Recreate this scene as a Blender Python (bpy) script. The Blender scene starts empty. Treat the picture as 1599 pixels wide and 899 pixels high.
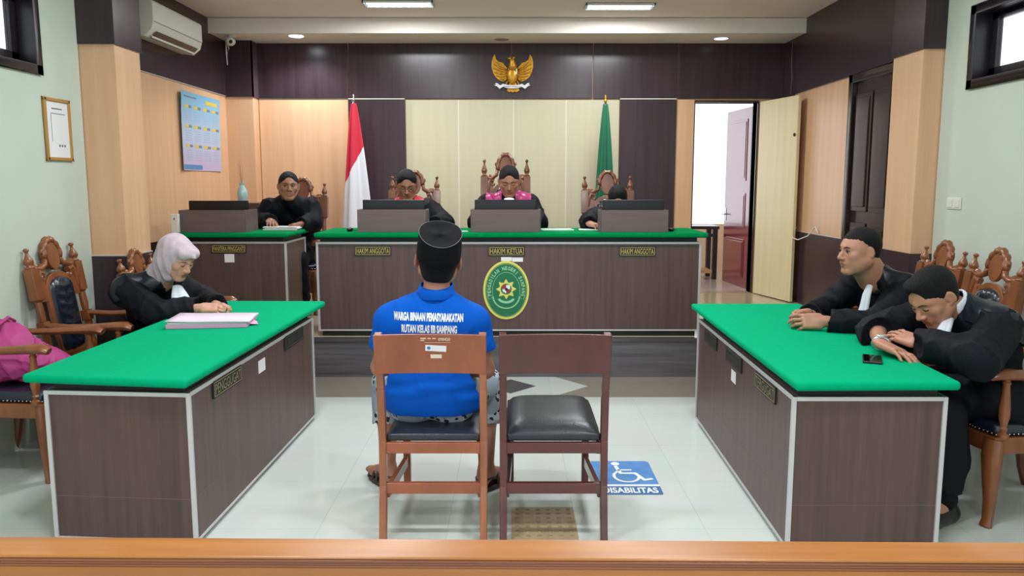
import bpy, bmesh, math, random
import numpy as np
from mathutils import Vector, Matrix
from mathutils.bvhtree import BVHTree

# ------------------------------------------------------------ camera, world, lights, exposure
scn = bpy.context.scene
COL = scn.collection
PI = math.pi
cam_data = bpy.data.cameras.new('camera')
cam_data.sensor_width = 36.0
cam_data.lens = 1250.0 / 1599 * 36.0
cam_data.clip_end = 60
cam = bpy.data.objects.new('camera', cam_data)
COL.objects.link(cam)
cam.location = (0, 0, 1.6)
cam.rotation_euler = (PI / 2 - math.atan(165 / 1250), 0, 0)
scn.camera = cam
scn.view_settings.view_transform = 'Standard'
scn.view_settings.look = 'None'
scn.view_settings.gamma = 1
scn.view_settings.use_curve_mapping = False
scn.view_settings.exposure = 0.26

world = bpy.data.worlds.new('daylight')
scn.world = world
world.use_nodes = True
bg = world.node_tree.nodes['Background']
bg.inputs['Color'].default_value = (0.86, 0.93, 1.0, 1)
bg.inputs['Strength'].default_value = 1.6

LAMP_POWER = 31       # each ceiling luminaire
LAMP_SPOTS = [(-1.07, 7.85), (1.03, 7.96), (-1.07, 5.2), (1.03, 5.2), (-1.07, 2.4), (1.03, 2.4), (-1.07, -0.4), (1.03, -0.4)]
CEIL = 3.28
PLAT = 0.33


def area_light(name, loc, rot, sx, sy, power, color=(1, 1, 1), parent=None):
    l = bpy.data.lights.new(name, 'AREA')
    l.shape = 'RECTANGLE'; l.size = sx; l.size_y = sy; l.energy = power; l.color = color
    o = bpy.data.objects.new(name, l); COL.objects.link(o)
    o.location = loc; o.rotation_euler = rot
    if parent: o.parent = parent
    return o


# ------------------------------------------------------------ materials
def lin(c):
    return tuple(((v / 255) / 12.92 if v / 255 <= .04045 else ((v / 255 + .055) / 1.055) ** 2.4) for v in c)


MATS = {}


def mat(name, rgb, rough=.5, metal=0, spec=.5, grain=None, noise=None, bump=0, bscale=200, sheen=0, coat=0, emit=None,
        trans=0, sss=0, alpha=1):
    """procedural material; grain=(rgb2, scale xyz) streaks, noise=(rgb2, scale) mottling"""
    if name in MATS: return MATS[name]
    m = bpy.data.materials.new(name); m.use_nodes = True
    nt = m.node_tree; b = nt.nodes['Principled BSDF']
    b.inputs['Base Color'].default_value = (*lin(rgb), 1)
    b.inputs['Roughness'].default_value = rough
    b.inputs['Metallic'].default_value = metal
    b.inputs['Specular IOR Level'].default_value = spec
    b.inputs['Coat Weight'].default_value = coat
    b.inputs['Coat Roughness'].default_value = .12
    b.inputs['Sheen Weight'].default_value = sheen
    b.inputs['Transmission Weight'].default_value = trans
    if sss:
        b.inputs['Subsurface Weight'].default_value = sss
        b.inputs['Subsurface Radius'].default_value = (.012, .005, .003)
        b.inputs['Subsurface Scale'].default_value = 1
    if emit:
        b.inputs['Emission Color'].default_value = (*lin(emit[0]), 1)
        b.inputs['Emission Strength'].default_value = emit[1]
    tc = nt.nodes.new('ShaderNodeTexCoord')
    if grain or noise:
        rgb2, sc = grain or noise
        mp = nt.nodes.new('ShaderNodeMapping')
        mp.inputs['Scale'].default_value = sc if isinstance(sc, tuple) else (sc, sc, sc)
        n = nt.nodes.new('ShaderNodeTexNoise'); n.inputs['Scale'].default_value = 1
        n.inputs['Detail'].default_value = 5; n.inputs['Roughness'].default_value = .6
        r = nt.nodes.new('ShaderNodeValToRGB')
        r.color_ramp.elements[0].position = .3; r.color_ramp.elements[1].position = .7
        r.color_ramp.elements[0].color = (*lin(rgb), 1); r.color_ramp.elements[1].color = (*lin(rgb2), 1)
        nt.links.new(tc.outputs['Object'], mp.inputs[0]); nt.links.new(mp.outputs[0], n.inputs[0])
        nt.links.new(n.outputs[0], r.inputs[0]); nt.links.new(r.outputs[0], b.inputs['Base Color'])
    if bump:
        n2 = nt.nodes.new('ShaderNodeTexNoise'); n2.inputs['Scale'].default_value = bscale
        n2.inputs['Detail'].default_value = 3
        bp = nt.nodes.new('ShaderNodeBump'); bp.inputs['Strength'].default_value = bump
        bp.inputs['Distance'].default_value = .01
        nt.links.new(tc.outputs['Object'], n2.inputs[0]); nt.links.new(n2.outputs[0], bp.inputs['Height'])
        nt.links.new(bp.outputs[0], b.inputs['Normal'])
    MATS[name] = m
    return m


M_PLASTER = mat('pale_green_plaster', (198, 207, 195), .8, noise=((204, 212, 201), 1.2), bump=.05, bscale=60)
M_PEACH = mat('peach_laminate', (230, 186, 148), .34, grain=((216, 171, 133), (14, 14, .5)))
M_DARK = mat('dark_laminate', (64, 48, 55), .26, grain=((50, 37, 43), (20, 20, .8)))
M_BENCH = mat('brown_laminate', (98, 76, 74), .4, grain=((78, 60, 58), (30, 30, 1.2)))
M_CREAM = mat('cream_laminate', (206, 200, 172), .4, grain=((198, 192, 164), (16, 16, .5)))
M_CEIL = mat('ceiling_paint', (234, 226, 216), .85, noise=((238, 231, 222), .8))
M_GREYWOOD = mat('grey_wood_panel', (112, 108, 112), .4, grain=((78, 75, 80), (1.2, 20, 26)))
M_TRIM = mat('aluminium_trim', (205, 205, 208), .35, metal=.3)
M_BLACK = mat('black_board', (26, 28, 34), .5)
M_FELT = mat('green_felt', (0, 171, 121), 1, spec=.08, noise=((0, 163, 114), 40), bump=.25, bscale=500)
M_FELT_BENCH = mat('green_felt_bench', (0, 138, 76), 1, spec=.06, noise=((0, 126, 68), 40), bump=.25, bscale=500)  # deeper green felt for the bench and clerk desk tops
M_WOOD = mat('carved_teak', (152, 92, 54), .3, grain=((112, 62, 34), (9, 9, 3)), coat=.3)
M_WOODD = mat('carved_teak_brown', (136, 84, 60), .3, grain=((100, 58, 40), (9, 9, 3)), coat=.3)
M_CHAIRA = mat('worn_teak', (166, 92, 58), .35, grain=((134, 70, 42), (6, 6, 2)), coat=.25)
M_CHAIRPOST = mat('worn_teak_post', (178, 110, 74), .35, grain=((140, 80, 50), (12, 12, 1.5)), coat=.25)
M_CHAIRB = mat('maroon_lacquer', (96, 38, 36), .25, grain=((72, 26, 26), (5, 5, 2)), coat=.5)
M_RAIL = mat('honey_wood', (180, 116, 52), .34, grain=((152, 90, 36), (1, 22, 22)), coat=.3)
M_LEATHER = mat('black_leather', (34, 38, 44), .32, noise=((44, 48, 56), 12), bump=.12, bscale=120)
M_LEATHERB = mat('blue_black_leather', (20, 28, 40), .26, spec=.7, noise=((28, 38, 52), 10), bump=.1, bscale=120)
M_SKIN = mat('skin', (188, 136, 112), .5, noise=((176, 122, 100), 14), sss=.12)
M_SKIN2 = mat('skin_tan', (184, 130, 106), .5, noise=((148, 98, 76), 14), sss=.12)
M_SKIN3 = mat('skin_light', (206, 156, 134), .5, noise=((198, 146, 124), 14), sss=.12)
M_LIP = mat('lips', (158, 92, 84), .45)
M_HAIR = mat('black_hair', (9, 9, 12), .55, spec=.25, bump=.9, bscale=220)
M_BROW = mat('brow_hair', (42, 30, 28), .7)
M_ROBE = mat('black_robe', (6, 9, 17), .68, spec=.2, noise=((9, 13, 23), 6), bump=.2, bscale=70)
M_ROBE_SAT = mat('black_satin', (13, 20, 31), .36, spec=.4, noise=((18, 27, 39), 8), bump=.15, bscale=60)
M_RED = mat('red_satin', (214, 40, 72), .42, noise=((196, 30, 62), 8))
M_PINK = mat('magenta_satin', (196, 62, 128), .3, noise=((170, 44, 106), 9))
M_WHITE = mat('white_cloth', (222, 228, 238), .7)
M_BLUE = mat('blue_shirt', (4, 92, 200), .85, spec=.15, noise=((3, 84, 188), 7), bump=.12, bscale=400)
M_VELVET = mat('black_velvet', (9, 9, 15), .85, spec=.2, bump=.2, bscale=300)
M_HIJAB = mat('mauve_cotton', (206, 190, 198), .85, noise=((186, 168, 180), 26), bump=.1, bscale=200)
M_BAG = mat('magenta_fabric', (186, 60, 134), .6, noise=((164, 46, 116), 5), bump=.15, bscale=60)
M_PAPER = mat('paper', (232, 230, 234), .7)
M_PAPERP = mat('pink_paper', (222, 164, 198), .7)
M_GOLD = mat('gold_paint', (214, 160, 48), .35, metal=.4, noise=((184, 126, 30), 30))
M_BRASS = mat('brass_lettering', (196, 176, 96), .45)
M_SEALG = mat('seal_green', (22, 112, 74), .45)
M_SEALY = mat('seal_yellow', (220, 216, 104), .5)
M_SEALW = mat('seal_pale_green', (150, 205, 160), .5)
M_LETTER = mat('white_lettering', (232, 236, 240), .5)
M_REDP = mat('red_paint', (176, 40, 44), .4)
M_PLASTIC = mat('black_plastic', (20, 22, 26), .35)
M_SCREEN = mat('black_glass', (8, 9, 12), .06, spec=.8)
M_WPLAST = mat('white_plastic', (222, 222, 214), .4)
M_METAL = mat('chrome', (190, 190, 195), .2, metal=1)
M_GLASS = mat('clear_glass', (255, 255, 255), .02, trans=1)
M_WINF = mat('dark_window_wood', (30, 24, 34), .35)
M_DOORM = mat('maroon_door', (140, 48, 68), .2, spec=.7, grain=((120, 38, 56), (6, 6, 1)), coat=1)
M_DOORD = mat('dark_brown_door', (52, 36, 34), .3, grain=((38, 26, 26), (14, 14, 1)), coat=.3)
M_DOORC = mat('cream_door', (238, 222, 180), .4, grain=((228, 211, 168), (16, 16, .5)))
M_FLAGR = mat('flag_red', (206, 36, 62), .7)
M_FLAGW = mat('flag_white', (226, 226, 234), .7)
M_FLAGG = mat('flag_green', (14, 98, 66), .65)
M_VASE = mat('celadon_glaze', (164, 196, 196), .15, coat=.5)
M_STICK = mat('sign_blue', (58, 118, 184), .5, noise=((84, 140, 200), 14))
M_TACT = mat('beige_tactile_tile', (186, 164, 128), .6, noise=((168, 146, 112), 12))


# ------------------------------------------------------------ mesh builder
class MB:
    def __init__(s): s.v = []; s.f = []

    def add(s, vs, fs, M=None):
        n = len(s.v)
        s.v += [tuple(M @ Vector(p)) if M is not None else tuple(p) for p in vs]
        s.f += [tuple(i + n for i in f) for f in fs]
        return s

    def box(s, lo, hi, M=None):
        (a, b, c), (d, e, f) = lo, hi
        return s.add([(a, b, c), (d, b, c), (d, e, c), (a, e, c), (a, b, f), (d, b, f), (d, e, f), (a, e, f)],
                     [(0, 3, 2, 1), (4, 5, 6, 7), (0, 1, 5, 4), (1, 2, 6, 5), (2, 3, 7, 6), (3, 0, 4, 7)], M)

    def bar(s, a, b, w, d, up=(0, 0, 1)):
        a, b = Vector(a), Vector(b); z = (b - a); L = z.length; z.normalize()
        x = Vector(up).cross(z)
        if x.length < 1e-4: x = Vector((1, 0, 0)).cross(z)
        x.normalize(); y = z.cross(x)
        M = Matrix((x, y, z)).transposed().to_4x4(); M.translation = a
        return s.box((-w / 2, -d / 2, 0), (w / 2, d / 2, L), M)

    def lathe(s, prof, M=None, seg=16):
        n = len(prof); vs = []; fs = []
        for r, z in prof:
            for k in range(seg):
                t = 2 * PI * k / seg; vs.append((r * math.cos(t), r * math.sin(t), z))
        for i in range(n - 1):
            for k in range(seg):
                k2 = (k + 1) % seg
                fs.append((i * seg + k, i * seg + k2, (i + 1) * seg + k2, (i + 1) * seg + k))
        fs.append(tuple(range(seg))[::-1]); fs.append(tuple((n - 1) * seg + k for k in range(seg)))
        return s.add(vs, fs, M)

    def tube(s, pts, rad, seg=8, flat=1.0, up=(0, 0, 1)):
        pts = [Vector(p) for p in pts]; n = len(pts)
        if not hasattr(rad, '__len__'): rad = [rad] * n
        vs = []; fs = []; upv = Vector(up)
        for i, p in enumerate(pts):
            t = (pts[min(i + 1, n - 1)] - pts[max(i - 1, 0)]).normalized()
            x = upv.cross(t)
            if x.length < 1e-3: x = Vector((1, 0, 0)).cross(t)
            x.normalize(); y = t.cross(x)
            for k in range(seg):
                a = 2 * PI * k / seg
                vs.append(p + x * (rad[i] * math.cos(a)) + y * (rad[i] * flat * math.sin(a)))
        for i in range(n - 1):
            for k in range(seg):
                k2 = (k + 1) % seg
                fs.append((i * seg + k, i * seg + k2, (i + 1) * seg + k2, (i + 1) * seg + k))
        fs.append(tuple(range(seg))[::-1]); fs.append(tuple((n - 1) * seg + k for k in range(seg)))
        return s.add(vs, fs)

    def ell(s, c, r, seg=16, rings=10, M=None):
        vs = []; fs = []
        for i in range(rings + 1):
            ph = PI * i / rings
            for k in range(seg):
                t = 2 * PI * k / seg
                vs.append((c[0] + r[0] * math.sin(ph) * math.cos(t), c[1] + r[1] * math.sin(ph) * math.sin(t), c[2] - r[2] * math.cos(ph)))
        for i in range(rings):
            for k in range(seg):
                k2 = (k + 1) % seg
                fs.append((i * seg + k, i * seg + k2, (i + 1) * seg + k2, (i + 1) * seg + k))
        return s.add(vs, fs, M)

    def prism(s, outline, z0, z1, M=None):
        n = len(outline)
        vs = [(x, y, z0) for x, y in outline] + [(x, y, z1) for x, y in outline]
        fs = [tuple(range(n))[::-1], tuple(range(n, 2 * n))] + [(i, (i + 1) % n, n + (i + 1) % n, n + i) for i in range(n)]
        return s.add(vs, fs, M)

    def build(s, name, m, parent=None, smooth=False, bevel=0, sub=0, origin=None):
        me = bpy.data.meshes.new(name)
        if origin is not None:
            o3 = Vector(origin); s.v = [tuple(Vector(p) - o3) for p in s.v]
        me.from_pydata(s.v, [], s.f); me.update()
        bm = bmesh.new(); bm.from_mesh(me)
        bmesh.ops.remove_doubles(bm, verts=bm.verts, dist=1e-5)
        bmesh.ops.recalc_face_normals(bm, faces=bm.faces); bm.to_mesh(me); bm.free()
        if smooth:
            me.polygons.foreach_set('use_smooth', [True] * len(me.polygons))
        ms = m if isinstance(m, (list, tuple)) else [m]
        for q in ms: me.materials.append(q)
        o = bpy.data.objects.new(name, me); COL.objects.link(o)
        if origin is not None: o.location = origin
        if parent is not None: o.parent = parent
        if bevel:
            b = o.modifiers.new('bevel', 'BEVEL'); b.width = bevel; b.segments = 2; b.limit_method = 'ANGLE'; b.angle_limit = .6
            me.polygons.foreach_set('use_smooth', [True] * len(me.polygons))
            wn = o.modifiers.new('wn', 'WEIGHTED_NORMAL'); wn.keep_sharp = False
        if sub:
            b = o.modifiers.new('sub', 'SUBSURF'); b.levels = sub; b.render_levels = sub
        if smooth == 'auto':
            es = o.modifiers.new('es', 'EDGE_SPLIT'); es.split_angle = .7
        return o


def frame(origin, y=None, z=None, scale=1.0):
    """matrix with columns x = y cross z, y, z"""
    y = Vector(y).normalized(); z = Vector(z); z = (z - y * z.dot(y)).normalized(); x = y.cross(z)
    M = Matrix((x * scale, y * scale, z * scale)).transposed().to_4x4(); M.translation = Vector(origin)
    return M


def tag(o, label=None, cat=None, group=None, kind=None):
    if label: o['label'] = label
    if cat: o['category'] = cat
    if group: o['group'] = group
    if kind: o['kind'] = kind
    return o


def thing(name, label, cat, loc=(0, 0, 0), rz=0, group=None):
    o = bpy.data.objects.new(name, None); COL.objects.link(o); o.empty_display_size = .1
    o.location = loc; o.rotation_euler = (0, 0, rz)
    return tag(o, label, cat, group)


def struct(o, label=None):
    o['kind'] = 'structure'
    if label: o['label'] = label
    return o


def copy_tree(o, parent=None):
    c = o.copy(); COL.objects.link(c)
    if parent is not None: c.parent = parent
    for ch in o.children: copy_tree(ch, c)
    return c


def text(s, w, h, M, name, m, parent=None, depth=.001, bold=.0, origin=None):
    """lettering fitted to w x h (metres), centred on M, lying in M's xy plane, facing +z"""
    cu = bpy.data.curves.new(name, 'FONT'); cu.body = s; cu.size = 1; cu.extrude = .0; cu.offset = bold
    cu.align_x = 'LEFT'; cu.resolution_u = 3
    t = bpy.data.objects.new(name, cu); COL.objects.link(t)
    bpy.context.view_layer.update()
    me = bpy.data.meshes.new_from_object(t.evaluated_get(bpy.context.evaluated_depsgraph_get()))
    bpy.data.objects.remove(t)
    xs = [v.co.x for v in me.vertices]; ys = [v.co.y for v in me.vertices]
    x0, x1, y0, y1 = min(xs), max(xs), min(ys), max(ys)
    for v in me.vertices:
        v.co = M @ Vector(((v.co.x - (x0 + x1) / 2) / (x1 - x0) * w, (v.co.y - (y0 + y1) / 2) / (y1 - y0) * h, depth))
    me.materials.clear(); me.materials.append(m)
    o = bpy.data.objects.new(name, me); COL.objects.link(o)
    if parent is not None: o.parent = parent
    return o


def ellipse(cx, cy, rx, ry, n=40, a0=0, a1=2 * PI):
    full = abs(a1 - a0 - 2 * PI) < 1e-6
    return [(cx + rx * math.cos(a0 + (a1 - a0) * k / (n if full else n - 1)), cy + ry * math.sin(a0 + (a1 - a0) * k / (n if full else n - 1))) for k in range(n)]

# ============================================================ ROOM
YB = 9.2          # back wall
XL, XR = -3.15, 3.05
PXL, PXR = -2.98, 3.08    # plastered walls nearer the camera
RIS = 6.49
Y0 = -3.0

# ---- floor: glossy tiles
def tile_mat(name, c1, c2, grout, size, rough=.12):
    m = bpy.data.materials.new(name); m.use_nodes = True; nt = m.node_tree; b = nt.nodes['Principled BSDF']
    b.inputs['Roughness'].default_value = rough; b.inputs['Specular IOR Level'].default_value = .5
    tc = nt.nodes.new('ShaderNodeTexCoord'); br = nt.nodes.new('ShaderNodeTexBrick')
    br.offset = 0; br.inputs['Scale'].default_value = 1; br.inputs['Brick Width'].default_value = size; br.inputs['Row Height'].default_value = size
    br.inputs['Mortar Size'].default_value = .0018; br.inputs['Mortar Smooth'].default_value = .3
    br.inputs['Color1'].default_value = (*lin(c1), 1); br.inputs['Color2'].default_value = (*lin(c2), 1); br.inputs['Mortar'].default_value = (*lin(grout), 1)
    n = nt.nodes.new('ShaderNodeTexNoise'); n.inputs['Scale'].default_value = 3; n.inputs['Detail'].default_value = 6
    mx = nt.nodes.new('ShaderNodeMix'); mx.data_type = 'RGBA'; mx.blend_type = 'MULTIPLY'; mx.inputs[0].default_value = .12
    mp = nt.nodes.new('ShaderNodeMapping'); mp.inputs['Location'].default_value = (.3, .05, 0)
    nt.links.new(tc.outputs['Object'], mp.inputs[0]); nt.links.new(mp.outputs[0], br.inputs[0]); nt.links.new(tc.outputs['Object'], n.inputs[0])
    nt.links.new(br.outputs[0], mx.inputs[6]); nt.links.new(n.outputs[1], mx.inputs[7]); nt.links.new(mx.outputs[2], b.inputs['Base Color'])
    return m

M_TILE = tile_mat('glossy_floor_tile', (216, 221, 217), (212, 218, 214), (194, 198, 194), .6)
M_TILEP = tile_mat('platform_tile', (206, 188, 160), (200, 182, 154), (170, 150, 124), .6)
M_BAND = mat('taupe_tile', (150, 142, 132), .14, noise=((142, 134, 125), 5))
M_DIAM = mat('charcoal_tile', (84, 80, 82), .14)
M_PINKF = tile_mat('hall_tile', (222, 205, 200), (218, 200, 195), (190, 170, 160), .6)
floor = struct(MB().box((-3.4, Y0, -.1), (3.4, RIS + .02, 0)).build('floor', M_TILE))
MB().box((-3.3, 5.855, 0), (3.3, RIS, .0012)).build('tile_band', M_BAND, floor)
MB().prism([(-.60, 6.178), (-.32, 5.856), (.30, 5.856), (.60, 6.178), (.35, 6.488), (-.37, 6.488)], .0012, .0018).build('tile_inlay', M_TILE, floor)
MB().prism([(-.215, 6.178), (-.012, 5.955), (.19, 6.178), (-.012, 6.395)], .0018, .0024).build('tile_diamond', M_DIAM, floor)

# ---- raised platform of the judges
plat = struct(MB().box((-3.4, RIS, 0), (3.4, 9.4, PLAT)).build('floor_platform', [M_TILEP]))
plat.data.materials[0] = M_TILEP
p = MB().box((-3.3, RIS - .012, .001), (3.3, RIS - .0005, PLAT - .03)).build('trim_1', M_GREYWOOD); struct(p)
p = MB().box((-3.3, RIS - .025, PLAT - .03), (3.3, RIS + .02, PLAT + .002)).build('trim_2', M_DIAM); struct(p)

# ---- ceiling with the lower soffit at the far end, holes for the luminaires are shallow boxes set in the surface
c = MB()
c.box((-3.4, Y0, CEIL), (3.4, 8.55, CEIL + .1)); c.box((-3.4, 8.55, 3.13), (3.4, 9.4, CEIL + .1))
struct(c.build('ceiling', M_CEIL))
MB_ = MB().box((-3.2, 8.53, 3.125), (3.1, 8.552, 3.275)).build('trim_3', M_CEIL); struct(MB_)

# ---- back wall: dark upper band, peach / dark / cream panels, doorway at right
DX0, DX1, DTOP = 2.06, 2.76, 2.49
wb = MB()
wb.box((-3.4, YB, PLAT), (DX0, YB + .15, 3.2)); wb.box((DX1, YB, PLAT), (3.4, YB + .15, 3.2)); wb.box((DX0, YB, DTOP), (DX1, YB + .15, 3.2))
wall_back = struct(wb.build('wall_back', M_PEACH))
def clad(name, x0, x1, z0, z1, m, t, parent=wall_back):
    return MB().box((x0, YB - t, z0), (x1, YB, z1)).build(name, m, parent, bevel=.002)
for x0, x1 in ((-2.84, -1.83), (-1.82, -.01), (0, .9), (.91, 1.85), (1.86, XR + .1)):
    clad('upper_panel', x0, x1, 2.53, 3.2, M_DARK, .03)
for x0, x1 in ((-2.84, -1.84),): clad('peach_panel', x0, x1, 1.06, 2.52, M_PEACH, .015)
clad('peach_panel', 1.85, DX0 - .01, 1.06, 2.52, M_PEACH, .015)
clad('dark_panel', -1.83, -1.2, PLAT, 2.52, M_DARK, .05); clad('dark_panel', 1.21, 1.84, PLAT, 2.52, M_DARK, .05)
for x0, x1 in ((-1.195, -.607), (-.597, .012), (.022, .605), (.615, 1.205)): clad('cream_panel', x0, x1, PLAT, 2.515, M_CREAM, .015)
clad('wainscot', -2.84, -1.84, PLAT, 1.05, M_DARK, .02); clad('wainscot', 1.85, DX0 - .01, PLAT, 1.05, M_DARK, .02)
t_ = MB()
for x in (-.602, .017, .61): t_.box((x - .006, YB - .017, PLAT), (x + .006, YB - .001, 2.515))
t_.box((-1.83, YB - .052, 2.519), (-1.2, YB - .001, 2.529)); t_.box((1.21, YB - .052, 2.519), (1.84, YB - .001, 2.529))
t_.box((-2.84, YB - .02, 2.521), (-1.84, YB - .001, 2.529)); t_.box((-2.84, YB - .024, 1.05), (-1.84, YB - .001, 1.06))
t_.build('panel_joint', mat('joint_strip', (224, 222, 206), .4), wall_back)
# pilaster in the left corner
pl = MB().box((-3.2, 9.0, PLAT), (-2.85, YB, 3.13)).build('trim_4', M_PEACH); struct(pl)
MB().box((-3.2, 8.985, 2.53), (-2.835, 9.0, 3.13)).build('upper_panel', M_DARK, pl)
MB().box((-2.85, 8.985, 2.53), (-2.835, YB - .03, 3.13)).build('upper_panel', mat('dark_laminate_lit_side', (86, 70, 78), .3), pl)  # lighter copy of the dark laminate: light on this side put into the colour
MB().box((-3.2, 8.985, PLAT), (-2.835, 9.0, 1.05)).build('wainscot', M_DARK, pl)
MB().box((-2.85, 8.985, PLAT), (-2.835, YB - .02, 1.05)).build('wainscot', M_DARK, pl)

# ---- left side: plastered wall, projecting column, panelled recess
def wall_with_window(name, x0, x1, ya, yb, zb, zt, wins, m):
    """wall slab between x0..x1 running ya..yb with window holes wins=[(y0,y1,z0,z1)]"""
    w = MB(); y = ya
    for (a, b, c0, c1) in sorted(wins):
        w.box((x0, y, zb), (x1, a, zt)); w.box((x0, a, zb), (x1, b, c0)); w.box((x0, a, c1), (x1, b, zt)); y = b
    w.box((x0, y, zb), (x1, yb, zt))
    return struct(w.build(name, m))
WL = [(3.95, 5.19, 2.27, 2.80), (.9, 2.3, 2.27, 2.80)]  # second opening is out of view, added to let in more daylight
WR = [(4.25, 5.53, 2.22, 2.76), (1.2, 2.6, 2.22, 2.76)]  # here too the nearer window is unseen and added for its light
wall_with_window('wall_left', PXL - .2, PXL, Y0, 5.66, 0, CEIL, WL, M_PLASTER)
wall_with_window('wall_right', PXR, PXR + .2, Y0, 5.86, 0, CEIL, WR, M_PLASTER)
def window(name, x0, sx, y0, y1, z0, z1):
    """hopper window in a deep dark frame; x0 = inner wall face, sx = outward direction"""
    f = MB(); xa, xb = sorted((x0 - sx * .02, x0 + sx * .17)); fw = .06
    f.box((xa, y0, z0), (xb, y0 + fw, z1)); f.box((xa, y1 - fw, z0), (xb, y1, z1))
    f.box((xa, y0, z0), (xb, y1, z0 + fw)); f.box((xa, y0, z1 - fw), (xb, y1, z1))
    o = struct(f.build(name, M_WINF, bevel=.004))
    xs, xt = sorted((x0 + sx * .09, x0 + sx * .13)); s = MB(); a, b, c0, c1 = y0 + fw, y1 - fw, z0 + fw, z1 - fw; sw = .07
    s.box((xs, a, c0), (xt, a + sw, c1)); s.box((xs, b - sw, c0), (xt, b, c1)); s.box((xs, a, c0), (xt, b, c0 + sw)); s.box((xs, a, c1 - sw * .6), (xt, b, c1))
    sash = s.build('window_sash', M_WINF, o, bevel=.004)
    xm = x0 + sx * .11
    MB().box((xm - .003, a + sw, c0 + sw), (xm + .003, b - sw, c1 - sw * .6)).build('window_pane', M_GLASS, sash)
for i, w in enumerate(WL): window('window_%d' % (i + 1), PXL, -1, *w)
for i, w in enumerate(WR): window('window_%d' % (i + 3), PXR, 1, *w)

def side_clad(name, x0, x1, ya, yb, z0, z1, m, parent=None):
    o = MB().box((min(x0, x1), ya, z0), (max(x0, x1), yb, z1)).build(name, m, parent, bevel=.0015)
    return o
# column left
cl = struct(MB().box((PXL - .4, 5.67, 0), (-2.735, 6.05, CEIL)).build('wall_left_column', M_PEACH))
MB().box((PXL - .005, 5.655, 0), (-2.722, 6.062, 1.08)).build('wainscot', M_DARK, cl)
MB().box((PXL - .005, 5.655, 2.54), (-2.722, 6.062, CEIL)).build('upper_panel', M_DARK, cl)
MB().box((PXL - .005, 5.658, 1.08), (-2.726, 6.058, 1.088)).build('panel_joint', M_TRIM, cl)
wl = struct(MB().box((XL - .15, 6.0, 0), (XL, 9.3, CEIL)).build('wall_left_recess', M_PEACH))
side_clad('upper_panel', XL, XL + .015, 6.06, 8.98, 2.54, CEIL, M_DARK, wl)
side_clad('wainscot', XL, XL + .015, 6.06, 8.98, 0.0, 1.08, M_DARK, wl)
side_clad('panel_joint', XL, XL + .012, 6.06, 8.98, 2.532, 2.54, M_TRIM, wl)
# column right
cr = struct(MB().box((2.93, 5.87, 0), (PXR + .4, 6.32, CEIL)).build('wall_right_column', M_PEACH))
MB().box((2.918, 5.855, 0), (PXR + .005, 6.332, 1.08)).build('wainscot', M_DARK, cr)
MB().box((2.918, 5.855, 2.54), (PXR + .005, 6.332, CEIL)).build('upper_panel', M_DARK, cr)
wr = struct(MB().box((XR, 6.3, 0), (XR + .15, 9.3, CEIL)).build('wall_right_recess', M_PEACH))
side_clad('upper_panel', XR - .015, XR, 6.34, 9.16, 2.54, CEIL, M_DARK, wr)
side_clad('wainscot', XR - .015, XR, 7.28, 9.16, PLAT, 1.08, M_DARK, wr)
side_clad('panel_joint', XR - .012, XR, 7.28, 9.16, 1.08, 1.088, M_TRIM, wr)
# dark strip standing in for the corner shadow between peach and back wall
side_clad('corner_shadow_strip', XR - .06, XR, 8.82, 9.16, PLAT, 2.54, M_DARK, wr)
# dark wooden door in the right wall
d = MB()
ya, yb = 6.36, 7.24
d.box((XR - .03, ya, PLAT), (XR - .001, yb, 2.53))
d2 = struct(d.build('door_2', M_DOORD, bevel=.003))
f = MB()
for (y0, y1, z0, z1) in ((ya, ya + .06, PLAT, 2.53), (yb - .07, yb, PLAT, 2.53), (ya, yb, 2.46, 2.53)): f.box((XR - .075, y0, z0), (XR - .03, y1, z1))
f.build('door_frame', M_DOORD, d2, bevel=.004)
f = MB()
for (y0, y1, z0, z1) in ((ya + .08, ya + .42, 1.35, 2.36), (ya + .46, yb - .1, 1.35, 2.36), (ya + .08, ya + .42, .45, 1.25), (ya + .46, yb - .1, .45, 1.25)):
    f.box((XR - .05, y0, z0), (XR - .03, y1, z1)); f.box((XR - .06, y0 + .04, z0 + .04), (XR - .05, y1 - .04, z1 - .04))
f.build('door_panel', M_DOORD, d2, bevel=.006)

# rear wall behind the camera, unseen; its wide opening is added to let daylight in
rw = MB(); rw.box((-3.4, Y0 - .15, 0), (-2.4, Y0, CEIL)); rw.box((2.4, Y0 - .15, 0), (3.4, Y0, CEIL)); rw.box((-2.4, Y0 - .15, 2.7), (2.4, Y0, CEIL))
struct(rw.build('wall_rear', M_PLASTER))

# ---- side hall beyond the doorway
h = MB()
HY, HX0, HX1 = 11.6, 1.2, 4.2
h.box((HX0, YB + .16, PLAT - .1), (HX1, HY + .1, PLAT - .001))
struct(h.build('floor_hall', M_PINKF))
M_HALLW = mat('hall_white', (240, 236, 230), .8)
h = MB()
h.box((HX0 - .1, YB + .15, PLAT), (HX0, HY, 1.0)); h.box((HX0 - .1, YB + .15, 2.75), (HX0, HY, 3.1)); h.box((HX0 - .1, YB + .15, 1.0), (HX0, YB + .3, 2.75)); h.box((HX1, YB + .15, PLAT), (HX1 + .1, HY, 3.1))
h.box((HX0, HY, 2.75), (HX1, HY + .1, 3.1)); h.box((HX0, HY, PLAT), (HX1, HY + .1, 1.0))
struct(h.build('wall_hall', mat('hall_peach', (232, 208, 176), .7)))
struct(MB().box((HX0, YB + .15, 3.1), (HX1, HY + .1, 3.2)).build('ceiling_hall', M_HALLW))
wf = MB()
for x in (HX0, 3.55): wf.box((x, HY + .02, 1.0), (x + .05, HY + .07, 2.75))
wfo = struct(wf.build('window_5', M_HALLW))
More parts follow.
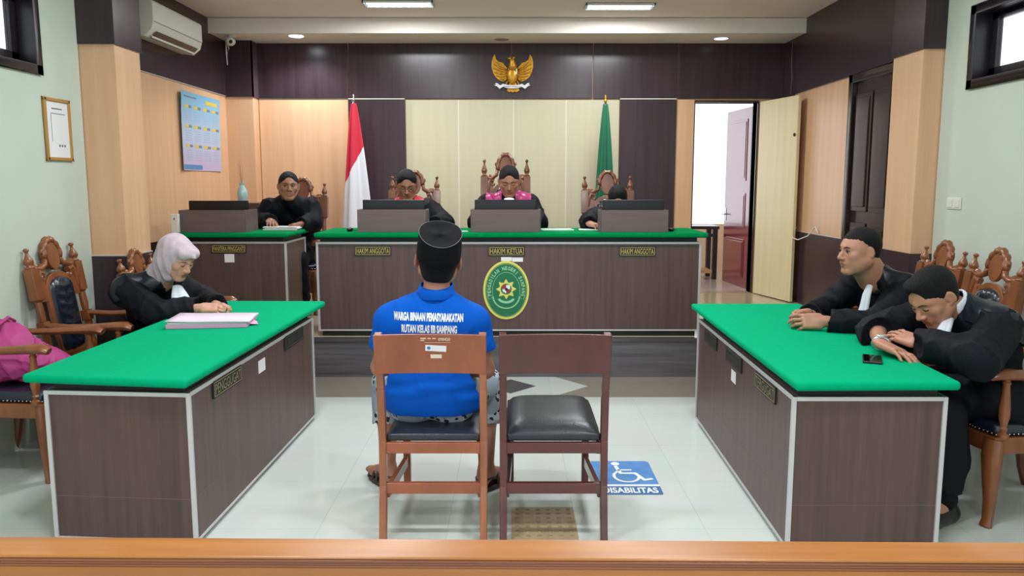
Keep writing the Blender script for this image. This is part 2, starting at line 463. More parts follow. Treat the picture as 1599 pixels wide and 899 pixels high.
MB().box((HX0 + .05, HY + .04, 1.0), (HX1, HY + .046, 2.75)).build('window_pane', M_GLASS, wfo)
# doorway frame
f = MB()
f.box((DX0 - .012, YB - .02, PLAT), (DX0, YB + .16, DTOP + .02)); f.box((DX1, YB - .02, PLAT), (DX1 + .012, YB + .16, DTOP + .02)); f.box((DX0, YB - .02, DTOP), (DX1, YB + .16, DTOP + .02))
struct(f.build('trim_5', M_DOORD))
# threshold strip
struct(MB().box((DX0, YB - .02, PLAT), (DX1, YB + .16, PLAT + .004)).build('trim_6', mat('threshold', (168, 140, 120), .3)))

def leaf(name, hinge, end, z0, z1, m, thick=.04):
    hx, hy = hinge; ex, ey = end; L = math.hypot(ex - hx, ey - hy); a = math.atan2(ey - hy, ex - hx)
    o = MB().box((0, -thick / 2, 0), (L, thick / 2, z1 - z0)).build(name, m, bevel=.003)
    o.location = (hx, hy, z0); o.rotation_euler = (0, 0, a)
    return o, L
lf, L = leaf('door_1', (2.80, 9.44), (2.735, 10.28), PLAT + .01, 2.47, M_DOORM); struct(lf)
pn = MB()
for x0, x1, z0, z1 in ((.12, L - .12, 1.28, 2.0), (.12, L - .12, .72, 1.13), (.12, L - .12, .12, .58)):
    for s_ in (-1, 1):
        y0, y1 = sorted((s_ * .02, s_ * .028)); y2, y3 = sorted((s_ * .028, s_ * .034))
        pn.box((x0, y0, z0), (x1, y1, z1)); pn.box((x0 + .03, y2, z0 + .03), (x1 - .03, y3, z1 - .03))
pn.build('door_panel', M_DOORM, lf, bevel=.003)
hd = MB(); hd.tube([(L - .06, .02, .86), (L - .06, .07, .86), (L - .17, .07, .86)], .009); hd.box((L - .08, .02, .78), (L - .04, .026, .94))
hd.build('door_handle', M_METAL, lf, smooth='auto')
lf2, L2 = leaf('door_3', (2.79, 9.14), (2.965, 8.42), PLAT + .01, 2.49, M_DOORC, .035); struct(lf2)
hg = MB()
for z in (.25, 1.0, 1.75, 2.05): hg.lathe([(.009, 0), (.009, .08)], Matrix.Translation((-.01, 0, z)), 10)
hg.build('door_hinge', M_METAL, lf2, smooth='auto')
kb = MB().ell((L2 - .03, -.03, 1.75), (.012, .012, .018)); kb.build('door_catch', M_DOORD, lf2, smooth=True)

# ---- wooden rail across the foreground (barrier of the public seating)
R = thing('wooden_rail', 'honey-coloured moulded wooden railing running across the foreground', 'railing', (0, 1.57, 0), math.radians(-.75))
r = MB(); r.box((-2.7, -.043, .843), (2.7, .043, .85)); r.build('rail_cap', M_RAIL, R, bevel=.004)
r = MB(); r.box((-2.7, -.041, .836), (2.7, .041, .8425)); r.box((-2.7, -.037, .829), (2.7, .037, .8355)); r.box((-2.7, -.034, .822), (2.7, .034, .8285))
r.build('moulding', mat('honey_wood_dark', (150, 88, 48), .3, grain=((128, 70, 36), (1, 22, 22)), coat=.3), R, bevel=.002)
r = MB(); r.box((-2.7, -.03, .70), (2.7, .03, .8215))
r.build('top_board', M_RAIL, R, bevel=.003)
for x in (-2.6, -1.3, 0, 1.3, 2.6): MB().box((x - .04, -.035, 0), (x + .04, .035, .70)).build('rail_post', M_RAIL, R, bevel=.004)
r = MB(); r.box((-2.7, -.02, .1), (2.7, .02, .16)); r.build('bottom_rail', M_RAIL, R, bevel=.004)

# ---- ceiling luminaires
def luminaire(x, y, i):
    where = ['near the far end, left one', 'near the far end, right one', 'over the left table', 'over the right table', 'above the railing, left', 'above the railing, right', 'behind the railing, left', 'behind the railing, right'][i]
    o = thing('ceiling_lamp', 'louvred ceiling light fixture ' + where, 'ceiling lamp', (x, y, CEIL), 0, 'louvred ceiling lamps')
    w, d_ = .33, .115
    f = MB(); z0 = -.022
    f.box((-w, -d_, z0), (w, -d_ + .012, 0)); f.box((-w, d_ - .012, z0), (w, d_, 0)); f.box((-w, -d_, z0), (-w + .012, d_, 0)); f.box((w - .012, -d_, z0), (w, d_, 0)); f.box((-w, -d_, -.004), (w, d_, 0))
    f.build('frame', M_WPLAST, o)
    for s_ in (-.05, .05):
        MB().tube([(-w + .03, s_, -.0145), (w - .03, s_, -.0145)], .010, 10).build('lamp_tube', mat('lit_tube', (235, 248, 255), .5, emit=((225, 244, 255), 5)), o, smooth=True)
    l = MB()
    for k in range(1, 9): xx = -w + k * 2 * w / 9; l.box((xx - .002, -d_ + .012, -.021), (xx + .002, d_ - .012, -.006))
    l.box((-w + .012, -.003, -.021), (w - .012, .003, -.006))
    l.build('louvre', mat('louvre_metal', (150, 190, 205), .2, metal=.8), o)
    area_light('lamp_light', (0, 0, -.03), (0, 0, 0), .6, .2, LAMP_POWER, (.95, .98, 1), o)
for i, (x, y) in enumerate(LAMP_SPOTS): luminaire(x, y, i)
def downlight(x, y, on, label):
    o = thing('downlight', label, 'downlight', (x, y, 3.13), 0, 'round downlights in the soffit')
    MB().lathe([(.085, -.006), (.09, -.003), (.09, 0), (.0, 0)]).build('trim_ring', M_WPLAST, o, smooth='auto')
    if on == 0: m = mat('unlit_lens', (150, 145, 140), .5)
    else: m = mat('lit_lens_%d' % int(on), (255, 255, 255), .5, emit=((240, 248, 255), on))
    MB().lathe([(.0, -.0095), (.074, -.009), (.076, -.006)]).build('lens', m, o)
    if on > 2:
        l = bpy.data.lights.new('downlight_spot', 'SPOT'); l.energy = 55; l.spot_size = 2.6; l.spot_blend = .6; l.shadow_soft_size = .06; l.color = (.95, .98, 1)
        q = bpy.data.objects.new('downlight_spot', l); COL.objects.link(q); q.parent = o; q.location = (0, 0, -.03)
downlight(-2.27, 8.70, 20, 'bright lit round downlight above the left corner of the wall')
downlight(-.11, 8.9, 0, 'unlit grey round downlight above the eagle emblem')
downlight(2.24, 8.85, 1.2, 'faintly lit round downlight above the open doorway')

# ============================================================ FURNITURE
def felt_slab(name, corners, z0, z1, m, parent, r=.016):
    """rounded felt-covered board; corners = outline in order"""
    o = MB().prism(corners, z0, z1).build(name, m, parent)
    b = o.modifiers.new('bevel', 'BEVEL'); b.width = r; b.segments = 4; b.limit_method = 'ANGLE'
    o.data.polygons.foreach_set('use_smooth', [True] * len(o.data.polygons))
    wn = o.modifiers.new('wn', 'WEIGHTED_NORMAL')
    return o


def name_plate(M, w, h, s, parent, label, m=M_BRASS):
    """M: x right, y up, z outward"""
    o = MB().box((-w / 2, -h / 2, 0), (w / 2, h / 2, .008), M).build('name_plate', M_BLACK, parent, bevel=.001); o['label'] = label
    f = MB(); a, b, t = w / 2 - .008, h / 2 - .007, .003
    for q in ((-a, -b, a, -b + t), (-a, b - t, a, b), (-a, -b, -a + t, b), (a - t, -b, a, b)): f.box((q[0], q[1], .008), (q[2], q[3], .0095), M)
    f.build('border', m, o)
    if s is None:      # letters worn down to dull strokes
        b_ = MB(); random.seed(int(w * 1000) + len(label)); n_ = 11
        for k in range(n_):
            x = -(w - .08) / 2 + (w - .08) * (k + .5) / n_; t_ = random.uniform(.003, .006); b_.box((x - t_, -h * .22, .008), (x + t_ * .2, h * .22 * random.uniform(.7, 1), .0092), M)
        b_.build('worn_lettering', m, o); return o
    text(s, w - .035, h - .034, M, 'lettering', m, o, depth=.0095, bold=.0)
    return o


def desk(name, label, quad, h, loc_groups, kick=.02, felt_over=(.04, .04, .04, .04), m=M_BENCH, feltm=M_FELT, seam=True, base=0):
    """quad: four corners (near-inner.. in ccw order); h: height of the laminate body"""
    cx = sum(p[0] for p in quad) / 4; cy = sum(p[1] for p in quad) / 4
    o = thing(name, label, 'desk', (cx, cy, base))
    q = [(x - cx, y - cy) for x, y in quad]
    def inset(e):
        out = []
        for i in range(4):
            p0, p1, p2 = Vector(q[i - 1]), Vector(q[i]), Vector(q[(i + 1) % 4])
            d1 = (p1 - p0).normalized(); d2 = (p2 - p1).normalized()
            n1 = Vector((-d1.y, d1.x)); n2 = Vector((-d2.y, d2.x))
            out.append(tuple(p1 + (n1 + n2) * e))
        return out
    MB().prism(inset(.02), 0, kick).build('kick_base', M_BLACK, o)
    MB().prism(q, kick, h).build('body', m, o, bevel=.001)
    t = MB()
    for i in range(4):
        a, b = Vector((*q[i], 0)), Vector((*q[(i + 1) % 4], 0))
        for z in (h - .009, kick + .006): t.bar(a + Vector((0, 0, z)), b + Vector((0, 0, z)), .012, .018 if z > .3 else .012)
        t.box((a.x - .009, a.y - .009, kick), (a.x + .009, a.y + .009, h))
    t.build('edge_trim', M_TRIM, o, bevel=.001)
    if seam:
        t = MB()
        for i in range(4):
            a, b = Vector((*q[i], kick + .20)), Vector((*q[(i + 1) % 4], kick + .20)); t.bar(a, b, .002, .002)
        t.build('panel_seam', mat('seam', (120, 100, 92), .5), o)
    MB().prism(inset(.022), h, h + .032).build('top_board', M_BLACK, o)
    return o, (cx, cy)


# ---- left and right desks in front (corners ccw)
LQ = [(-2.035, 3.41), (-1.395, 3.36), (-1.345, 5.30), (-2.03, 5.34)]
dl, (lcx, lcy) = desk('long_desk', 'long laminate desk with green felt top on the left, before the woman in a headscarf', LQ, .70, None)
LF = [(-2.135, 3.40), (-1.375, 3.295), (-1.315, 5.58), (-2.12, 5.60)]
felt_slab('felt_top', [(x - lcx, y - lcy) for x, y in LF], .733, .772, M_FELT, dl)
RQ = [(1.195, 3.30), (1.835, 3.30), (1.90, 5.25), (1.245, 5.25)]
dr, (rcx, rcy) = desk('long_desk', 'long laminate desk with green felt top on the right, before two men in robes', RQ, .70, None)
RF = [(1.185, 3.255), (1.885, 3.27), (1.985, 5.46), (1.235, 5.46)]
felt_slab('felt_top', [(x - rcx, y - rcy) for x, y in RF], .733, .772, M_FELT, dr)
def face_frame(x, y, z, c, d, out):
    """frame on a vertical desk face; d = along-face direction (to the reader's right), out = outward"""
    xx = Vector(d).normalized(); zz = Vector(out).normalized(); yy = zz.cross(xx)
    M = Matrix((xx, yy, zz)).transposed().to_4x4(); M.translation = Vector((x - c[0], y - c[1], z)); return M
M_DULL = mat('dull_brass_lettering', (140, 134, 92), .5); M_WORN = mat('worn_lettering', (70, 68, 58), .5)
LD = (.0257, 1, 0)
def lface(y): return -1.395 + (y - 3.36) * .0258
name_plate(face_frame(lface(3.79) + .001, 3.79, .645, (lcx, lcy), LD, (1, -.026, 0)), .36, .082, 'PENGGUGAT', dl, 'black name plate with brass letters, nearer one on this desk', M_DULL)
name_plate(face_frame(lface(4.88) + .001, 4.88, .645, (lcx, lcy), LD, (1, -.026, 0)), .38, .082, None, dl, 'black name plate with dull letters, farther one on this desk', M_WORN)
MB().box((-.055, -.035, 0), (.055, .035, .001), face_frame(lface(4.29) + .001, 4.29, .606, (lcx, lcy), LD, (1, -.026, 0))).build('paper_label', M_PAPER, dl)
RDv = (-.0257, -1, 0)
def rface(y): return 1.195 + (y - 3.30) * .0257
for yy, s in ((3.70, 'TERGUGAT'), (4.30, None), (4.87, None)):
    name_plate(face_frame(rface(yy) - .001, yy, .638, (rcx, rcy), RDv, (-1, .026, 0)), .33, .08, s, dr,
               {3.70: 'black name plate with brass letters, nearest the camera', 4.30: 'black name plate with dark letters, middle one', 4.87: 'black name plate, farthest one'}[yy], M_DULL if s else M_WORN)
MB().box((-.05, -.033, 0), (.05, .033, .001), face_frame(rface(4.30) - .001, 4.305, .54, (rcx, rcy), RDv, (-1, .026, 0))).build('paper_label', M_PAPER, dr)

# ---- judges' bench on the platform
BY0, BY1 = 6.56, 7.22
BQ = [(-1.60, BY0), (1.545, BY0), (1.545, BY1), (-1.60, BY1)]
jb, (bcx, bcy) = desk('judges_bench', "long brown laminate judges' bench with green felt top on the raised platform", BQ, .785, None, kick=.045, feltm=M_FELT_BENCH, seam=False, base=PLAT)
felt_slab('felt_top', [(x - bcx, y - bcy) for x, y in [(-1.615, 6.50), (1.60, 6.50), (1.60, 7.26), (-1.615, 7.26)]], .822, .862, M_FELT_BENCH, jb)
def bench_frame(x, z): return face_frame(x, BY0 - .001, z - PLAT, (bcx, bcy), (1, 0, 0), (0, -1, 0))
name_plate(bench_frame(-1.142, 1.042), .30, .078, 'HAKIM ANGGOTA', jb, 'black name plate reading HAKIM ANGGOTA, left one')
name_plate(bench_frame(-.046, 1.040), .30, .078, 'HAKIM KETUA', jb, 'black name plate reading HAKIM KETUA')
name_plate(bench_frame(1.03, 1.038), .30, .078, 'HAKIM ANGGOTA', jb, 'black name plate reading HAKIM ANGGOTA, right one')
q = MB(); q.box((-.09, -.016, 0), (0, .016, .001), bench_frame(0, .974)); q.box((.002, -.02, 0), (.09, .015, .001), bench_frame(0, .972)); q.build('paper_label', M_PAPER, jb)
# oval court seal
SM = bench_frame(-.048, .716); SA, SB = .19, .243
seal = MB().prism(ellipse(0, 0, SA, SB, 64), 0, .006, SM).build('court_seal', M_SEALY, jb); seal['label'] = 'oval green and yellow court seal with ring of lettering'
MB().prism(ellipse(0, 0, SA * .91, SB * .925, 64), .006, .007, SM).build('seal_field', M_SEALG, seal)
def ring(rx, ry, w, z, a0=0, a1=2 * PI, n=64, MM=SM):
    m_ = MB(); full = abs(a1 - a0 - 2 * PI) < 1e-6; P = []
    for k in range(n + 1):
        t = a0 + (a1 - a0) * k / n; P.append(((rx) * math.cos(t), ry * math.sin(t), (rx - w) * math.cos(t), (ry - w) * math.sin(t)))
    for a, b in zip(P[:-1], P[1:]):
        m_.add([(a[0], a[1], z), (b[0], b[1], z), (b[2], b[3], z), (a[2], a[3], z)], [(0, 1, 2, 3)], MM)
    return m_
ring(SA * .885, SB * .905, .002, .0075).build('outer_line', M_SEALY, seal)
il = ring(SA * .60, SB * .62, .003, .0075, -.15, PI + .15)
def arc_pts(rx, ry, a): return rx * math.cos(a), ry * math.sin(a)
for s_ in (-1, 1):
    x0, y0 = arc_pts(SA * .60, SB * .62, -.15); x0 = abs(x0)
    pts = [(x0, y0), (x0 + .003, y0 - .03), (x0 + .014, y0 - .05), (x0 + .03, y0 - .052), (x0 + .043, y0 - .03)]
    for a, b in zip(pts[:-1], pts[1:]):
        il.add([(s_ * a[0], a[1], .0075), (s_ * b[0], b[1], .0075), (s_ * b[0] - s_ * .003, b[1] + .002, .0075), (s_ * a[0] - s_ * .003, a[1] + .001, .0075)], [(0, 1, 2, 3)], SM)
il.build('inner_line', M_SEALW, seal)
S_ = 'PENGADILAN NEGERI SAMPANG'; rxm, rym = SA * .745, SB * .755
ts = np.linspace(PI + .28, -.28, 600); px = rxm * np.cos(ts); py = rym * np.sin(ts); ar = np.concatenate([[0], np.cumsum(np.hypot(np.diff(px), np.diff(py)))])
lt = []
for i, ch in enumerate(S_):
    if ch == ' ': continue
    a = np.interp((i + .5) / len(S_) * ar[-1], ar, ts); x, y = rxm * math.cos(a), rym * math.sin(a)
    tx, ty = rxm * math.sin(a), -rym * math.cos(a); n_ = math.hypot(tx, ty); xx = Vector((tx / n_, ty / n_, 0)); yy = Vector((-xx.y, xx.x, 0))
    Ml = Matrix((xx, yy, Vector((0, 0, 1)))).transposed().to_4x4(); Ml.translation = Vector((x, y, 0))
    lt.append(text(ch, .006 if ch == 'I' else .0185, .031, SM @ Ml, 'seal_letter', M_SEALW, None, depth=.0078, bold=.035))
def join(objs, name, parent):
    V = []; Fc = []
    for o in objs:
        n = len(V); V += [tuple(v.co) for v in o.data.vertices]; Fc += [tuple(i + n for i in p.vertices) for p in o.data.polygons]
    me = bpy.data.meshes.new(name); me.from_pydata(V, [], Fc); me.materials.append(objs[0].data.materials[0])
    r_ = bpy.data.objects.new(name, me); COL.objects.link(r_); r_.parent = parent
    for o in objs: bpy.data.objects.remove(o)
    return r_
join(lt, 'ring_lettering', seal)
star = []
for k in range(8):
    a = PI / 2 - k * PI / 4
    for da, rr in ((0, .086), (.16, .066), (.34, .056), (.50, .060), (.62, .070)): star.append((rr * math.cos(a - da), rr * math.sin(a - da) + .01))
MB().add([(0, .01, .009)] + [(x, y, .009) for x, y in star], [(0, 1 + i, 1 + (i + 1) % len(star)) for i in range(len(star))], SM).build('sunburst', M_SEALY, seal)
MB().prism(ellipse(0, .01, .045, .045, 32), .009, .010, SM).build('medallion', M_SEALG, seal)
for (x0, x1, y0, y1, m_) in ((-.032, 0, .01, .045, M_REDP), (0, .032, .01, .045, M_LETTER), (-.030, 0, -.027, .01, M_LETTER), (0, .030, -.027, .01, M_REDP)):
    MB().prism([(x0, y1), (x0, y0 if x0 == 0 or y0 > 0 else y0 + .018), (0 if y0 < 0 else x0, y0), (x1, y0 if x1 == 0 or y0 > 0 else y0 + .018), (x1, y1)] if y0 > 0 else [(x0, y1), (x0, y0 + (.0 if x0 == 0 else .02)), (x1, y0 + (.0 if x1 == 0 else .02)), (x1, y1)], .010, .011, SM).build('shield_quarter', m_, seal)
MB().prism(ellipse(.002, .008, .013, .013, 16), .011, .012, SM).build('shield_centre', M_BLACK, seal)
rb = ring(.075, .055, .02, .0075, PI + .35, 2 * PI - .35, 24, SM @ Matrix.Translation((0, -.055, 0)))
rb.build('ribbon', M_SEALW, seal)
ch_ = MB()
for k in range(23):
    a = PI + .12 + k * (PI - .24) / 22; x, y = .11 * math.cos(a), .105 * math.sin(a) - .045; ch_.prism(ellipse(x, y, .008, .0065, 8), .0072, .0085, SM)
ch_.build('chain_garland', M_SEALW, seal)

# ---- clerk's desk on the platform
CQ = [(-2.88, 6.86), (-1.945, 6.86), (-1.945, 7.50), (-2.88, 7.50)]
cd, (ccx, ccy) = desk('clerk_desk', "brown laminate clerk's desk with green felt top on the platform, by the left wall", CQ, .765, None, kick=.045, feltm=M_FELT_BENCH, seam=False, base=PLAT)
felt_slab('felt_top', [(x - ccx, y - ccy) for x, y in [(-2.90, 6.80), (-1.905, 6.80), (-1.905, 7.56), (-2.90, 7.56)]], .802, .842, M_FELT_BENCH, cd)
CM = face_frame(-2.43, 6.859, 1.035 - PLAT, (ccx, ccy), (1, 0, 0), (0, -1, 0))
name_plate(CM, .30, .072, 'PANITERA PENGGANTI', cd, 'black name plate reading PANITERA PENGGANTI')
MB().box((-.042, -.118, 0), (.042, -.046, .001), CM).build('paper_label', M_PAPER, cd)

# ---- monitor shields and monitors
def shield(x0, x1, y, z, h, label, depth=.2):
    o = thing('monitor_shield', label, 'monitor shield', ((x0 + x1) / 2, y, z), 0, 'monitor shields'); w = (x1 - x0) / 2
    MB().box((-w, -.008, 0), (w, .008, h)).build('front_board', M_SHB, o, bevel=.001)
    for s_ in (-1, 1):
        MB().box((s_ * w - .008, .009, 0), (s_ * w + .008, depth, h)).build('side_board', M_SHB, o, bevel=.001)
    return o
M_SHB = mat('shield_laminate', (112, 96, 96), .45, grain=((96, 80, 80), (2, 20, 26)))
def monitor(x, y, z, w, h, label, face=1, tilt=0):
    """monitor whose back is seen from the camera"""
    o = thing('monitor', label, 'monitor', (x, y, z), tilt, 'black monitors')
    MB().box((-w / 2, -.015, .05), (w / 2, .012, h)).build('back_shell', M_PLASTIC, o, bevel=.006)
    MB().box((-w / 2 + .01, .012, .065), (w / 2 - .01, .014, h - .01)).build('screen', M_SCREEN, o)
    MB().box((-.03, -.03, .0), (.03, -.015, h * .6)).build('stand', M_PLASTIC, o, bevel=.003)
    MB().box((-.11, -.09, 0), (.11, .07, .008)).build('base', M_PLASTIC, o, bevel=.003)
    return o
ZB = PLAT + .862
shield(-1.27, -.71, 6.62, ZB, .185, 'wood-grain shield box around the monitor of the judge wearing glasses')
shield(-.335, .23, 6.62, ZB, .185, 'wood-grain shield box around the monitor above the oval seal')
shield(.735, 1.285, 6.62, ZB, .18, 'wood-grain shield box around the rightmost monitor')
monitor(-1.0, 6.80, ZB, .52, .262, 'black monitor in front of the judge wearing glasses')
monitor(-.055, 6.80, ZB, .52, .262, 'black monitor in front of the middle judge')
monitor(1.025, 6.80, ZB, .52, .262, 'black monitor hiding the face of the rightmost judge')
ZC = PLAT + .842
shield(-2.86, -2.30, 6.90, ZC, .19, 'dark wood-grain shield box on the clerk desk', .34)
monitor(-2.58, 7.08, ZC, .52, .268, 'black monitor on the clerk desk')
# cabinet with vase in the corner
cb = thing('pedestal_cabinet', 'tall brown laminate cabinet behind the clerk desk with a vase on top', 'cabinet', (-2.62, 7.98, PLAT))
MB().box((-.17, -.2, 0), (.17, .2, 1.07)).build('body', M_BENCH, cb, bevel=.002)
MB().box((-.172, -.206, 0), (-.160, -.2, 1.07)).build('edge_trim', M_TRIM, cb); MB().box((.0, -.204, .05), (.003, -.2, 1.0)).build('door_gap', M_BLACK, cb)
vs = thing('vase', 'pale teal ceramic vase with dry twigs on the corner cabinet', 'vase', (-2.66, 7.95, PLAT + 1.07))
MB().lathe([(.035, 0), (.044, .02), (.050, .07), (.048, .11), (.034, .145), (.022, .165), (.024, .185), (.033, .195), (.026, .195), (.018, .175)], None, 24).build('vase_body', M_VASE, vs, smooth=True)
tw = MB(); random.seed(3)
for k in range(4):
    dx, dy = random.uniform(-.04, .05), random.uniform(-.03, .03)
    tw.tube([(0, 0, .12), (dx * .4, dy * .4, .24), (dx, dy, .36 + random.random() * .1)], [.002, .0015, .001], 5)
tw.build('twigs', mat('dry_twig', (150, 110, 76), .7), vs)
wd = thing('wall_box', 'small upright white plastic box at the left end of the clerk desk', 'device', (-2.825, 6.84, ZC))
MB().box((-.032, -.02, 0), (.032, .02, .16)).build('casing', M_WPLAST, wd, bevel=.005)
MB().lathe([(.006, 0), (.006, .002)], Matrix.Translation((0, -.02, .12)) @ Matrix.Rotation(PI / 2, 4, 'X'), 10).build('button', M_PLASTIC, wd)
wd.location = (-2.90 + .03, 6.84, ZC)

# ---- carved armchairs
def spiral(cx, cz, r0, r1, a0, a1, y, n=12):
    return [(cx + (r0 + (r1 - r0) * k / (n - 1)) * math.cos(a0 + (a1 - a0) * k / (n - 1)), y, cz + (r0 + (r1 - r0) * k / (n - 1)) * math.sin(a0 + (a1 - a0) * k / (n - 1))) for k in range(n)]
def carved_chair(label, loc, rz, w=.50, H=1.2, wood=M_WOOD, arm_z=.73, group=None, name='carved_armchair'):
    o = thing(name, label, 'armchair', loc, rz, group)
    hw = w / 2; ZS = .44; lean = math.radians(9); yb = -.235
    def bk(x, z, y=0):    # point on the leaning back plane
        return (x, yb - (z - ZS) * math.tan(lean) + y, z)
    Ml = Matrix.Translation((0, yb, ZS)) @ Matrix.Rotation(lean, 4, 'X')   # local z up the back
    LB = (H - ZS) / math.cos(lean)
    s = LB / .77
    for sx in (-1, 1):
        P = MB(); T = Ml @ Matrix.Translation((sx * hw, 0, 0))
        P.lathe([(.024, -.02), (.024, .03), (.017, .04), (.026, .07), (.026, .10), (.017, .12), (.02, .17), (.026, .25)], T, 12)
        P.box((-.032, -.026, .24), (.032, .026, .31), T)
        P.lathe([(.02, .31), (.024, .35), (.021, LB - .33 * s)], T, 12)
        P.lathe([(.021, LB - .335 * s), (.034, LB - .32 * s)], T, 12)
        P.box((-.036, -.028, LB - .32 * s), (.036, .028, LB - .125 * s), T)
        P.build('back_post', wood, o, bevel=.003)
        f0 = LB - .125 * s; e = .125 * s / .125
        MB().lathe([(.028, f0), (.03, f0 + .008 * e), (.016, f0 + .016 * e), (.026, f0 + .03 * e), (.030, f0 + .042 * e), (.024, f0 + .06 * e), (.011, f0 + .085 * e), (.009, f0 + .10 * e), (.016, f0 + .108 * e), (.017, f0 + .118 * e), (.008, f0 + .125 * e)], T, 14).build('finial', wood, o, smooth=True)
    # splat panel with arched top
    pw = hw * .60; z1 = LB - .165 * s
    def outl(e, za, zb):
        pts = [(-(pw - .02) + e, za), ((pw - .02) - e, za), (pw - e, (za + zb) / 2), (pw - e, zb - .10)]
        for k in range(9):
            a = k * PI / 8; pts.append(((pw - e) * math.cos(a), zb - .10 + (.10) * math.sin(a)))
        pts += [(-pw + e, zb - .10), (-pw + e, (za + zb) / 2)]
        return pts
    RX = Ml @ Matrix.Rotation(PI / 2, 4, 'X')      # local: x, z-up -> y, thickness -> -y(front)
    MB().prism(outl(0, .06, z1), -.014, .014, RX).build('back_panel', wood, o, bevel=.004)
    # cushion with chevron tufts, bulging to the front (+y local)
    cu = MB(); N, K = 16, 26; za, zb = .09, z1 - .035; vs = []
    for i in range(K + 1):
        t = i / K; z = za + (zb - za) * t; half = pw - .03
        if t > .86: half *= math.sqrt(max(.02, 1 - ((t - .86) / .14) ** 2 * .97))
        if t < .06: half *= math.sqrt(max(.1, 1 - ((.06 - t) / .06) ** 2))
        for j in range(N + 1):
            u = -1 + 2 * j / N; d_ = .036 * (1 - abs(u) ** 4) ** .5 * (1 - (abs(2 * t - 1)) ** 8) ** .5
            d_ -= .018 * max(0, 1 - abs(((z - abs(u) * .035) / .062) % 1 - .5) * 5) * (1 - abs(u) ** 3) * (1 if abs(u) < .72 else 0)
            if abs(abs(u) - .75) < .07: d_ -= .006
            vs.append((u * half, .012 + max(d_, 0), z))
    fs = [(i * (N + 1) + j, i * (N + 1) + j + 1, (i + 1) * (N + 1) + j + 1, (i + 1) * (N + 1) + j) for i in range(K) for j in range(N)]
    cu.add(vs, fs, Ml); cu.build('back_cushion', M_LEATHERB, o, smooth=True)
    # lower rail and carved side pieces
    rl = MB(); rl.box((-hw, -.014, .02), (hw, .014, .075), Ml); rl.build('lower_rail', wood, o, bevel=.003)
    for sx in (-1, 1):
        c_ = MB(); zt = LB - .14 * s
        x_in, x_out = pw * .92, hw - .03
        pts = [(sx * x_out, 0, zt - .14), (sx * (x_out - .01), 0, zt - .06), (sx * (x_in + x_out) / 2, 0, zt - .015), (sx * x_in, 0, zt - .03)]
        c_.tube([Ml @ Vector(p) for p in pts], [.024, .030, .028, .024], 8, .8, (0, 1, 0))
        c_.tube([Ml @ Vector(p) for p in spiral(sx * (x_out - .02), zt + .005, .026, .008, 0 if sx < 0 else PI, (0 if sx < 0 else PI) + sx * -5.2, 0)], [.018] * 12, 7, .9, (0, 1, 0))
        c_.tube([Ml @ Vector(p) for p in spiral(sx * (x_in + .008), zt - .055, .022, .006, PI / 2, PI / 2 - sx * 5, 0)], [.016] * 12, 7, .9, (0, 1, 0))
        c_.box((min(sx * (hw - .03), sx * (pw - .005)), -.009, zt - .20 * s), (max(sx * (hw - .03), sx * (pw - .005)), .009, zt - .04), Ml)
        c_.build('carved_bracket', wood, o, smooth='auto')
    # crest: oval medallion under a scrolled arch
    zc = LB - .068 * s; mw, mh = .068 * (w / .5) ** .5, .090 * s
    MB().prism(ellipse(0, zc, mw, mh, 28), -.014, .014, RX).build('medallion', wood, o, bevel=.005)
    a_ = MB(); aw, ah = mw + .016, mh + .016
    pts = [(aw * math.cos(t), 0, zc + ah * math.sin(t)) for t in np.linspace(-.15, PI + .15, 22)]
    a_.tube([Ml @ Vector(p) for p in pts], [.017 + .008 * abs(math.sin(k * .9)) for k in range(22)], 8, 1.1, (0, 1, 0))
    for sx in (-1, 1):
        a_.tube([Ml @ Vector(p) for p in spiral(sx * (aw + .012), zc + .03 * s, .02, .006, PI if sx > 0 else 0, (PI if sx > 0 else 0) - sx * 4.6, 0)], .010, 7, 1.2, (0, 1, 0))
        a_.tube([Ml @ Vector(p) for p in spiral(sx * .02, zc + ah + .004, .018, .006, -PI / 2, -PI / 2 + sx * 4.2, 0)], .010, 7, 1.2, (0, 1, 0))
        xo = hw - .03; ze = LB - .15 * s
        a_.tube([Ml @ Vector(p) for p in [(sx * aw * 1.0, 0, zc + ah * .05), (sx * (aw + .012), 0, zc - ah * .45), (sx * (aw * .4 + xo * .6), 0, ze + .012), (sx * (xo - .012), 0, ze + .022), (sx * (xo + .004), 0, ze + .002)]], [.016, .019, .022, .018, .012], 8, 1.1, (0, 1, 0))
    a_.build('crest_scrollwork', wood, o, smooth=True)
    # seat
    fr = MB(); sw0, sw1, yf = hw + .015, hw + .055, .27
    outline = [(-sw0, yb - .02), (sw0, yb - .02), (sw1, yf - .03), (sw1 * .6, yf), (-sw1 * .6, yf), (-sw1, yf - .03)]
    fr.prism(outline, ZS - .085, ZS - .005); fr.build('seat_frame', wood, o, bevel=.006)
    sc = MB().prism([(x * .96, y * .96) for x, y in outline], ZS - .005, ZS + .055).build('seat_cushion', M_LEATHERB, o)
    b = sc.modifiers.new('bevel', 'BEVEL'); b.width = .025; b.segments = 4
    sc.data.polygons.foreach_set('use_smooth', [True] * len(sc.data.polygons))
    nl = MB()
    for (a, b_) in zip(outline, outline[1:] + outline[:1]):
        L_ = math.hypot(b_[0] - a[0], b_[1] - a[1]); n_ = int(L_ / .022)
        for k in range(n_):
            x, y = a[0] + (b_[0] - a[0]) * k / n_, a[1] + (b_[1] - a[1]) * k / n_
            nl.ell((x * .965, y * .965, ZS + .008), (.005, .005, .005), 6, 4)
    nl.build('nail_trim', M_METAL, o, smooth=True)
